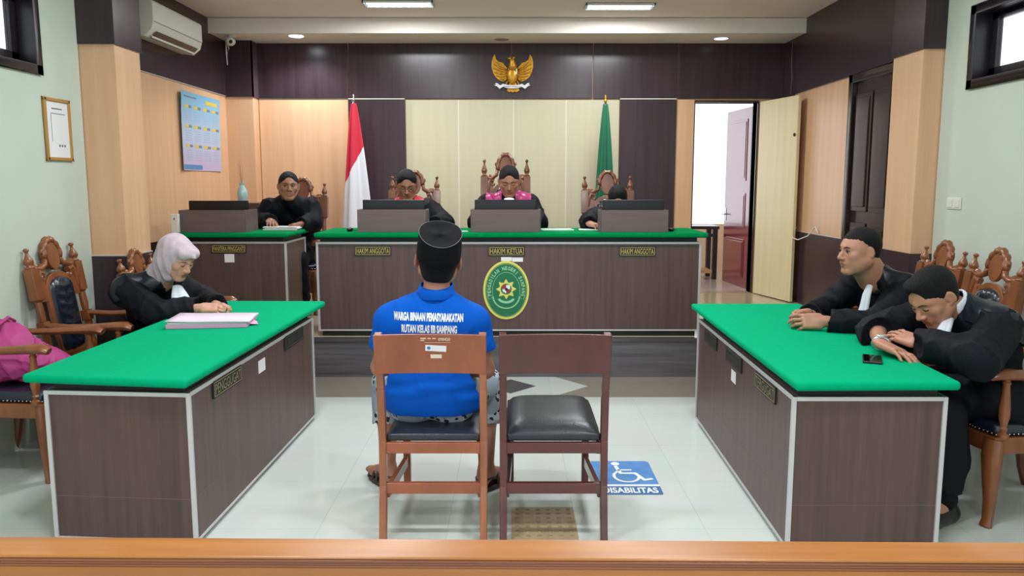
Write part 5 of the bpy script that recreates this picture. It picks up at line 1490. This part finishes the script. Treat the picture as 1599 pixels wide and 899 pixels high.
    r1 = nt.nodes.new('ShaderNodeValToRGB'); r1.color_ramp.interpolation = 'CONSTANT'; r1.color_ramp.elements[0].color = (.012, .013, .018, 1); r1.color_ramp.elements[1].color = (.45, .49, .55, 1); r1.color_ramp.elements[1].position = .42
    r2 = nt.nodes.new('ShaderNodeValToRGB'); r2.color_ramp.interpolation = 'CONSTANT'; r2.color_ramp.elements[1].position = .54; mx = nt.nodes.new('ShaderNodeMix'); mx.data_type = 'RGBA'
    mx.inputs[6].default_value = (.30, .34, .40, 1)
    nt.links.new(tc.outputs['Object'], vo.inputs[0]); nt.links.new(tc.outputs['Object'], ns.inputs[0]); nt.links.new(vo.outputs[0], r1.inputs[0]); nt.links.new(ns.outputs[0], r2.inputs[0])
    nt.links.new(r2.outputs[0], mx.inputs[0]); nt.links.new(r1.outputs[0], mx.inputs[7]); nt.links.new(mx.outputs[2], nt.nodes['Principled BSDF'].inputs['Base Color']); nt.nodes['Principled BSDF'].inputs['Roughness'].default_value = .8
    v.build('shorts', m, root, origin=root.location)
    # sandals
    M_SAN = mat('brown_sandal', (66, 54, 52), .6)
    for q in ('L', 'R'):
        an, to = _v(J['an' + q]), _v(J['to' + q]); d = to - an; d[2] = 0; d /= np.linalg.norm(d); nn = _v((-d[1], d[0], 0))
        c0 = an - d * .075; c1 = an + d * .205
        out = []
        for k in range(20):
            t = 2 * PI * k / 20; w = .046 + .008 * math.cos(t); p = (c0 + c1) / 2 + d * .145 * math.cos(t) + nn * w * math.sin(t); out.append((p[0] - root.location.x, p[1] - root.location.y))
        so = MB().prism(out, .001, .026).build('sandal', M_SAN, root, bevel=.005)
        st = MB()
        for off, hgt in ((.10, .082), (.15, .066), (.055, .10)):
            st.tube([Vector(an + d * off + nn * (.043 * math.cos(t)) + _v((0, 0, -an[2] + .02 + (hgt - .02) * math.sin(t)))) - Vector(root.location) for t in np.linspace(0, PI, 10)], .008, 6, 1.0, tuple(d))
        st.tube([Vector(an - d * .068 * math.cos(t) + nn * (.042 * math.sin(t)) + _v((0, 0, -an[2] + .075))) - Vector(root.location) for t in np.linspace(-1.6, 1.6, 10)], .007, 6)
        st.build('strap', M_SAN, so, smooth=True)
prisoner()


def robe(root, J, s, h=.006, e=.022, cuff=.05, skirt=True, seed=1, material=M_ROBE, region=None, wide=1.05, hood=None, collar=True, skirt_low=.12, amp=.005, upto=.86):
    lo, hi = bounds(J, .22); v = Vol(lo, hi, h); torso(v, J, s, e, wide)
    for q in ('L', 'R'): arm(v, J, q, s, e + .012, cuff, upto, .03)
    if skirt:
        for q in ('L', 'R'):
            hp, kn, an = _v(J['hp' + q]), _v(J['kn' + q]), _v(J['an' + q]); lowp = kn + (an - kn) * (1 - skirt_low)
            v.u(cap(hp, kn, .105 * s, .085 * s), .05); v.u(cap(kn, lowp, .085 * s, .10 * s), .04)
        kL, kR = _v(J['knL']), _v(J['knR']); mid = (kL + kR) / 2; low = (_v(J['anL']) + _v(J['anR'])) / 2
        v.u(cap(mid, mid + (low - mid) * (1 - skirt_low), .08 * s, .09 * s), .06)
        v.u(cap((_v(J['hpL']) + _v(J['hpR'])) / 2, mid, .10 * s, .07 * s), .06)
    for fn in (hood or []): fn(v)
    # cuff cuts
    for q in ('L', 'R'):
        el, wr = _v(J['el' + q]), _v(J['wr' + q]); d = (wr - el) / np.linalg.norm(wr - el); L = np.linalg.norm(wr - el); p = el + d * (L * upto + .01)
        v.s_(cap(p + d * .17, p + d * .175, .17), .004)
        v.s_(cap(p - d * .008, p + d * .1, .030 * s, .034 * s), .004)
    v.warp(folds(seed, amp)); v.warp(folds(seed + 5, amp * .5, (46, 40, 30)))
    return v


def trousers(root, J, s):
    lo, hi = bounds(J, .12); v = Vol(lo, hi, .006)
    for q in ('L', 'R'):
        hp, kn, an = _v(J['hp' + q]), _v(J['kn' + q]), _v(J['an' + q]); v.u(cap(hp, kn, .09 * s, .072 * s), .03); v.u(cap(kn, an + (kn - an) * .02, .070 * s, .056 * s), .03)
    v.warp(folds(91, .003)); v.build('trousers', M_ROBE, root, origin=root.location)


def neck_cut(v, J, H, s, r=.064, vdepth=.10, vw=.055):
    nb = _v(J['nb']); v.s_(cap(nb - _v((0, 0, .01)), H.p((0, -.02, -.05)), r * s, (r + .02) * s), .006)

def sleeved_region(cond): return cond


# ---- woman with a mauve headscarf, left desk
def woman():
    root = person('person in mauve headscarf and black robe, hands folded on the left desk', (-2.38, 5.30, 0)); s = S12 * .97
    H = Fr((-2.125, 5.06, 1.125), (.82, -.38, -.50), (.42, -.18, .88), s)
    J = dict(pel=(-2.50, 5.50, .585), che=(-2.37, 5.28, .86), nb=(-2.26, 5.13, .985), side=(-.30, -1, 0),
             shL=(-2.32, 5.39, .935), shR=(-2.43, 5.00, .925), elL=(-2.10, 5.40, .80), elR=(-2.20, 4.88, .800),
             wrL=(-1.90, 5.10, .815), wrR=(-1.95, 4.96, .818), hpL=(-2.44, 5.62, .56), hpR=(-2.44, 5.44, .56),
             knL=(-2.17, 5.60, .56), knR=(-2.17, 5.42, .56), anL=(-2.19, 5.60, .09), anR=(-2.19, 5.42, .09),
             toL=(-2.02, 5.60, .02), toR=(-2.02, 5.42, .02), foot_z=.01)
    hl = [(Fr(J['wrR'], (.97, .22, -.03), (.05, -.55, .83), s * .93), -1, dict(curl=(1.0, 1.0, 1.05, 1.05), base=(.35, .38, .4, .42), spread=.02, thumb=(.35, .2))),
          (Fr(J['wrL'], (.85, -.50, -.03), (.1, .50, .86), s * .93), 1, dict(curl=(1.0, 1.0, 1.05, 1.05), base=(.30, .33, .36, .4), spread=.02, thumb=(.35, .2)))]
    full_body(root, J, H, s, hl, M_SKIN3, .004, dict(full=1.03, eyes='closed'))
    face_bits(root, H, 'closed', brow=.0032)
    # headscarf
    v = Vol(H.o - .30, H.o + .24, .004)
    v.u(ell((0, -.028, .030), (.094, .112, .104), H), .02); v.u(ell((0, -.03, -.035), (.092, .092, .09), H), .04)
    v.u(cap((-.045, .070, .072), (.045, .070, .072), .026, None, H), .05)
    v.u(cap((0, .080, .078), (0, .122, .066), .018, .007, H), .035)
    v.u(cap((0, -.03, -.06), H.R.T @ (_v(J['nb']) - _v((.03, 0, -.01)) - H.o) / H.sc, .078, .078, H), .05)
    v.s_(ell((0, .125, -.022), (.053, .112, .088), H), .010)
    v.s_(ell((0, .020, -.030), (.056, .075, .092), H), .010)
    v.u(cap((-.035, .03, -.115), (.035, .03, -.115), .022, None, H), .03)
    def fl(X, Y, Z):
        a = (X - H.o[0]) * H.R[0, 1] + (Y - H.o[1]) * H.R[1, 1] + (Z - H.o[2]) * H.R[2, 1]; b = (X - H.o[0]) * H.R[0, 2] + (Y - H.o[1]) * H.R[1, 2] + (Z - H.o[2]) * H.R[2, 2]
        return .006 * (np.abs(np.sin(20 * a + 32 * b + 2.5 * np.sin(14 * a))) - .6) * np.clip(.6 - 5 * (b - .03), .15, 1) + .0018 * np.sin(60 * a - 30 * b)
    v.warp(fl); v.build('headscarf', M_HIJAB, root, origin=root.location)
    r = robe(root, J, s, seed=11, e=.030, cuff=.042, upto=.90, skirt_low=.2, amp=.006)
    neck_cut(r, J, H, s, .066)
    r.s_(cap((-2.09, 5.03, .97), (-2.02, 5.02, .86), .032, .02), .02)
    r.build('robe', M_ROBE, root, origin=root.location)
    # pleated satin yoke over the shoulders
    v = Vol((-2.62, 4.80, .60), (-2.0, 5.62, 1.12), .005); torso(v, J, s, .036, 1.05)
    v.u(cap(J['shR'], _v(J['shR']) + _v((.02, -.03, -.05)), .082, .085), .03); v.u(cap(J['shL'], _v(J['shL']) + _v((.02, .03, -.05)), .082, .085), .03)
    neck_cut(v, J, H, s, .068); v.clip((-2.36, 5.1, .885), (.35, -.05, -1)); v.clip((-2.17, 5.1, .9), (1, -.35, .15)); v.warp(folds(13, .004)); v.build('shoulder_yoke', M_ROBE_SAT, root, origin=root.location)
    strip(root, 'jabot', [(-2.115, 5.03, .955), (-2.085, 4.985, .91), (-2.065, 4.965, .865), (-2.050, 4.945, .825), (-2.045, 4.94, .785)], [.06, .10, .125, .155, .175], (.7, -.75, .1), M_WHITE, amp=.006)
woman()


# ---- man with clasped hands, right desk (farther)
def man_clasped():
    root = person('person in black robe with short hair and clasped hands on the right desk, looking left', (2.25, 4.75, 0)); s = S12
    H = Fr((2.005, 4.60, 1.205), (-.985, -.16, -.02), (-.02, .0, 1), s * 1.02)
    J = dict(pel=(2.36, 4.80, .595), che=(2.26, 4.74, .90), nb=(2.115, 4.65, 1.075), side=(-.2, 1, 0),
             shR=(2.15, 4.91, 1.00), shL=(2.25, 4.52, .985), elR=(1.98, 4.94, .82), elL=(2.03, 4.36, .82),
             wrR=(1.735, 4.62, .83), wrL=(1.745, 4.44, .825), hpR=(2.32, 4.88, .56), hpL=(2.34, 4.70, .56),
             knR=(1.90, 4.90, .56), knL=(1.92, 4.68, .56), anR=(1.95, 4.90, .10), anL=(1.95, 4.66, .10), toR=(1.78, 4.9, .02), toL=(1.78, 4.65, .02), foot_z=.01)
    J['knR'] = (1.99, 4.90, .56); J['knL'] = (2.0, 4.68, .56); trousers(root, J, s)
    hl = [(Fr(J['wrL'], (-.97, .10, -.02), (-.02, -.86, .50), s), 1, dict(curl=(.55, .6, .65, .7), base=(.15, .2, .25, .3), spread=.09, thumb=(.25, .15))),
          (Fr(J['wrR'], (-.93, -.30, -.02), (-.1, .86, .50), s), -1, dict(curl=(.75, .8, .85, .9), base=(.35, .4, .45, .5), spread=.09, thumb=(.25, .15)))]
    full_body(root, J, H, s, hl, M_SKIN, .004, dict(full=1.14, jaw=1.25), neck_r=.074)
    face_bits(root, H, 'open', (-.0, 1, -.1)); hair_vol(H, 'short', .003, front=.022, low=.004, thick=.003).build('hair', M_HAIR, root, origin=root.location)
    r = robe(root, J, s, seed=21, e=.028, cuff=.040, upto=.90); neck_cut(r, J, H, s, .066)
    r.build('robe', M_ROBE, root, origin=root.location)
    v = Vol((1.95, 4.25, .55), (2.60, 5.20, 1.15), .005); torso(v, J, s, .034, 1.05); neck_cut(v, J, H, s, .068)
    v.clip((2.30, 4.7, .90), (-.35, 0, -1)); v.clip((2.10, 4.6, .9), (-1, -.15, .10)); v.warp(folds(23, .004)); v.build('shoulder_yoke', M_ROBE_SAT, root, origin=root.location)
    strip(root, 'jabot', [(2.045, 4.545, 1.02), (2.015, 4.515, .97), (2.00, 4.50, .91), (1.985, 4.49, .86), (1.975, 4.48, .80)], [.035, .045, .05, .055, .06], (-.75, -.75, .05), M_WHITE, amp=.003)
    w = MB(); c = _v(J['wrR']) - (_v(J['wrR']) - _v(J['elR'])) * .06 - _v(root.location); d = Vector(_v(J['wrR']) - _v(J['elR'])).normalized()
    w.tube([Vector(c) + Vector((0, 0, 1)).cross(d).normalized() * .036 * math.cos(t) + Vector((0, 0, .028 * math.sin(t))) for t in np.linspace(0, 2 * PI, 20)], .008, 6); w.build('wrist_watch', M_PLASTIC, root, smooth=True)
man_clasped()


# ---- man with bowed head and watch, right desk (nearer)
def man_bowed():
    root = person('person in black robe with bowed head, arms crossed on the right desk by the phone', (2.25, 3.95, 0)); s = S12 * 1.02
    H = Fr((2.035, 3.82, 1.055), (-.76, -.24, -.60), (-.50, -.10, .86), s * 1.02)
    J = dict(pel=(2.36, 3.90, .595), che=(2.30, 3.88, .86), nb=(2.165, 3.85, .995), side=(-.05, 1, 0),
             shR=(2.22, 4.09, .945), shL=(2.26, 3.66, .925), elR=(1.90, 4.10, .83), elL=(2.04, 3.43, .835),
             wrR=(1.785, 3.80, .825), wrL=(1.925, 3.73, .848), hpR=(2.32, 4.00, .56), hpL=(2.32, 3.80, .56),
             knR=(1.98, 4.02, .55), knL=(1.99, 3.76, .55), anR=(2.06, 3.96, .12), anL=(2.03, 3.60, .12), toR=(1.93, 3.88, .02), toL=(1.90, 3.52, .02), foot_z=.01); trousers(root, J, s)
    hl = [(Fr(J['wrR'], (.42, -.88, -.20), (.22, -.10, .97), s), -1, dict(curl=(.22, .25, .25, .25), base=(.0, .02, .02, .05), spread=.10, thumb=(.30, .12))),
          (Fr(J['wrL'], (-.30, .93, .08), (-.28, -.25, .93), s), 1, dict(curl=(.25, .22, .22, .25), base=(.0, .0, .0, .05), spread=.12, thumb=(.35, .2)))]
    full_body(root, J, H, s, hl, M_SKIN, .004, dict(full=1.04, jaw=1.05, eyes='closed'), neck_r=.058)
    face_bits(root, H, 'closed'); hair_vol(H, 'top', .003, front=.045, low=-.002, thick=.006).build('hair', M_HAIR, root, origin=root.location)
    r = robe(root, J, s, seed=31, e=.032, cuff=.045, upto=.92, skirt_low=.25, amp=.006); neck_cut(r, J, H, s, .064)
    r.u(cap((2.30, 3.70, .60), (2.42, 3.66, .52), .13, .10), .06); r.u(cap((2.02, 3.66, .52), (2.06, 3.64, .32), .11, .09), .06)
    r.s_(rbx((2.3, 3.9, .15), (.5, .6, .12), .02), .01) if False else None
    r.build('robe', M_ROBE, root, origin=root.location)
    v = Vol((1.98, 3.40, .50), (2.62, 4.35, 1.12), .005); torso(v, J, s, .040, 1.08); v.u(cap(J['shL'], _v(J['shL']) + _v((0, -.03, -.06)), .085, .09), .04); neck_cut(v, J, H, s, .068)
    v.clip((2.34, 3.8, .86), (-.45, .0, -1)); v.clip((2.12, 3.8, .9), (-1, -.10, .15)); v.warp(folds(33, .004)); v.build('shoulder_yoke', M_ROBE_SAT, root, origin=root.location)
    cv = Vol((2.03, 3.68, .88), (2.34, 4.05, 1.14), .003); cv.u(cap(_v(J['nb']) - _v((-.01, 0, .01)), _v(J['nb']) + _v((-.055, 0, .045)), .086, .082), .01); cv.s_(cap(_v(J['nb']) - _v((-.05, 0, .05)), _v(J['nb']) + _v((-.12, 0, .10)), .074, .070), .004)
    cv.clip(_v(J['nb']) + _v((-.040, 0, .030)), (-.7, 0, .7)); cv.build('shirt_collar', M_WHITE, root, origin=root.location)
    strip(root, 'jabot', [(2.085, 3.765, .965), (2.045, 3.725, .93), (2.015, 3.70, .89), (1.99, 3.685, .85), (1.975, 3.68, .81)], [.04, .055, .065, .07, .07], (-.7, -.8, .2), M_WHITE, amp=.004)
    d = Vector(_v(J['wrR']) - _v(J['elR'])).normalized(); c = Vector(J['wrR']) - d * .012 - root.location; sd = Vector((0, 0, 1)).cross(d).normalized()
    w = MB(); w.tube([c + sd * .038 * math.cos(t) + Vector((0, 0, .031 * math.sin(t))) for t in np.linspace(0, 2 * PI, 24)], .009, 8, 1.0, tuple(d)); wo = w.build('wrist_watch', M_METAL, root, smooth=True)
    Mw = Matrix((sd, d, Vector((0, 0, 1)))).transposed().to_4x4(); Mw.translation = c + Vector((0, 0, .036)); MB().lathe([(.021, -.002), (.023, .004), (.019, .008), (.001, .008)], Mw, 20).build('watch_face', mat('silver_dial', (214, 218, 220), .3, metal=.6), wo, smooth='auto')
    for q in ('L', 'R'):
        an, to = _v(J['an' + q]), _v(J['to' + q]); dd = to - an; dd[2] = 0; dd /= np.linalg.norm(dd); sv = Vol(an - .2, an + _v((.28, .28, .12)) - _v((.15, .15, 0)) + .05, .004)
        sv = Vol(np.minimum(an, an + dd * .28) - _v((.10, .10, .13)), np.maximum(an, an + dd * .28) + _v((.10, .10, .08)), .004)
        a0 = an - dd * .045; a0[2] = .05; b0 = an + dd * .13; b0[2] = .045; c0 = an + dd * .19; c0[2] = .035
        sv.u(cap(a0, b0, .048, .050)); sv.u(cap(b0, c0, .050, .040), .02); sv.u(cap(a0, an + _v((0, 0, .02)), .046, .048), .02); sv.clip((0, 0, .002), (0, 0, -1)); sv.build('shoe', M_PLASTIC, root, origin=root.location)
man_bowed()


# ---- judges and clerk (facing the camera; +x of the picture is their left)
def judge(label, x, y, head, look, hdir, hup, robe_front, kind, hands, seed, full=1.0, jaw=1.0, skin=M_SKIN2, sh_z=1.395, wr=None, el=None, glasses=False, mous=False, hair='short', eyes='closed', hscale=1.0, lean=.06):
    root = person(label, (x, y, PLAT)); s = S12
    H = Fr(head, hdir, hup, s * hscale); hx = head[0]
    nb = _v((hx * .6 + x * .4, head[1] + .05, sh_z + .045)); J = dict(pel=(x, y + .03, PLAT + .60), che=(x * .6 + hx * .4, y - .02, sh_z - .13), nb=nb, side=(-1, 0, 0),
             shR=(nb[0] - .19, nb[1] + .02, sh_z - .055), shL=(nb[0] + .19, nb[1] + .02, sh_z - .055),
             elR=el[0], elL=el[1], wrR=wr[0], wrL=wr[1], hpR=(x - .09, y, PLAT + .57), hpL=(x + .09, y, PLAT + .57),
             knR=(x - .12, y - .42, PLAT + .55), knL=(x + .12, y - .42, PLAT + .55), anR=(x - .12, y - .40, PLAT + .10), anL=(x + .12, y - .40, PLAT + .10),
             toR=(x - .12, y - .56, PLAT + .02), toL=(x + .12, y - .56, PLAT + .02), foot_z=PLAT + .01)
    full_body(root, J, H, s, [(Fr(J['wrR'], *hands[0], s), -1, hands[2]), (Fr(J['wrL'], *hands[1], s), 1, hands[3] if len(hands) > 3 else hands[2])], skin, .0045, dict(full=full, jaw=jaw, eyes=eyes), neck_r=.056)
    face_bits(root, H, eyes, look, glasses=glasses, mous=mous)
    hair_vol(H, hair, .003, front=.042, low=-.012, thick=.007).build('hair', M_HAIR, root, origin=root.location)
    r = robe(root, J, s, seed=seed, e=.034, cuff=.042, skirt_low=.25, upto=.90); neck_cut(r, J, H, s, .060)
    cx = nb[0]
    if robe_front is not None:
        m2, w_in, w_out = robe_front
        reg = lambda X, Y, Z: (np.abs(X - cx) > w_in) & (np.abs(X - cx) < w_out + .25 * np.clip(sh_z - .02 - Z, 0, .05)) & (Y < nb[1] + .03) & (Z > PLAT + .80)
        o = r.build('robe', M_ROBE, root, root.location, region=(reg, 'satin_panel', m2))
    else: r.build('robe', M_ROBE, root, origin=root.location)
    return root, J, H, nb


RELAX = dict(curl=(.35, .35, .4, .45), base=(.1, .12, .15, .2), spread=.06, thumb=(.45, .2))
DT = ZB   # bench top
# left judge, glasses, red front
r_, J_, H_, nb_ = judge('person in black and red judge robe wearing glasses, behind the left monitor of the bench', -.93, 7.62, (-.958, 7.36, 1.575), (0, .8, -.6), (.10, -.93, -.36), (.03, -.36, .93), (M_RED, .055, .135), 'j', (((.5, -.8, -.1), (0, 0, 1)), ((-.3, -.95, -.1), (0, 0, 1)), RELAX), 41,
      full=1.02, sh_z=1.39, el=((-1.20, 7.30, 1.235), (-.62, 7.32, 1.235)), wr=((-1.08, 7.08, 1.235), (-.68, 7.06, 1.235)), glasses=True, mous=True)
r_, J_, H_, nb_ = judge('person in black and magenta judge robe, presiding in the middle of the bench', -.04, 7.62, (-.026, 7.36, 1.610), (0, .7, -.7), (.02, -.93, -.36), (0, -.36, .93), (M_PINK, .062, .205), 'j', (((.4, -.9, -.1), (0, 0, 1)), ((-.4, -.9, -.1), (0, 0, 1)), RELAX), 51,
      full=1.04, sh_z=1.445, el=((-.31, 7.30, 1.235), (.24, 7.30, 1.235)), wr=((-.16, 7.06, 1.235), (.12, 7.06, 1.235)), skin=mat('skin_tan_b', (186, 130, 108), .5, noise=((174, 118, 98), 14), sss=.12))
strip(r_, 'jabot', [(-.026, 7.235, 1.462), (-.026, 7.215, 1.43), (-.026, 7.205, 1.37), (-.026, 7.20, 1.30)], [.085, .09, .10, .11], (0, -1, .1), M_WHITE, amp=.003)
r_, J_, H_, nb_ = judge('person in black and red judge robe, dark-haired head lowered behind the rightmost monitor', .94, 7.60, (.955, 7.30, 1.440), (0, .7, -.7), (-.05, -.80, -.60), (0, -.60, .80), (M_RED, .05, .125), 'j', (((.5, -.8, -.1), (0, 0, 1)), ((-.3, -.95, -.1), (0, 0, 1)), RELAX), 61,
      full=.96, jaw=.9, sh_z=1.32, skin=M_SKIN, el=((.70, 7.22, 1.245), (1.20, 7.26, 1.235)), wr=((.68, 6.98, 1.24), (1.10, 7.04, 1.235)), hair='bun', hscale=.95)
# clerk
r_, J_, H_, nb_ = judge('person in plain black robe seated at the clerk desk with hands on papers', -2.13, 7.86, (-2.105, 7.60, 1.560), (.45, 1, .02), (.34, -.94, 0), (.02, .02, 1), None, 'c', (((.35, -.92, -.15), (0, 0, 1)), ((-.70, -.70, -.08), (-.2, .1, .97)), RELAX, dict(curl=(.9, .9, .95, 1.0), base=(.3, .3, .35, .4), spread=.03, thumb=(.3, .2))), 71,
      full=1.02, sh_z=1.40, el=((-2.40, 7.60, 1.23), (-1.88, 7.58, 1.225)), wr=((-2.235, 7.42, 1.245), (-1.955, 7.42, 1.215)), eyes='open', skin=mat('skin_tan_c', (172, 122, 98), .5, noise=((138, 94, 76), 14), sss=.12))

# ---- magenta bag on the nearest left chair
bg_ = thing('handbag', 'magenta fabric bag slumped on the armchair at the left edge', 'bag', (-2.72, 4.42, .50))
v = Vol((-3.1, 3.95, .44), (-2.2, 4.85, 1.05), .006)
v.u(ell((-2.80, 4.42, .63), (.12, .16, .17)), .03); v.u(ell((-2.70, 4.44, .58), (.18, .16, .09)), .06); v.u(cap((-2.83, 4.43, .76), (-2.88, 4.40, .82), .06, .03), .05); v.u(cap((-2.60, 4.46, .56), (-2.50, 4.58, .55), .045, .022), .04)
v.clip((0, 0, .505), (0, 0, -1)); v.warp(folds(81, .010, (34, 30, 18))); v.warp(folds(83, .004, (70, 60, 40)))
v.build('bag_body', M_BAG, bg_, origin=bg_.location)
MB().tube([(-.10, -.06, .24), (-.11, -.08, .32), (-.10, 0, .35), (-.11, .07, .32), (-.13, .06, .24)], .010, 8).build('strap', M_BAG, bg_, smooth=True)
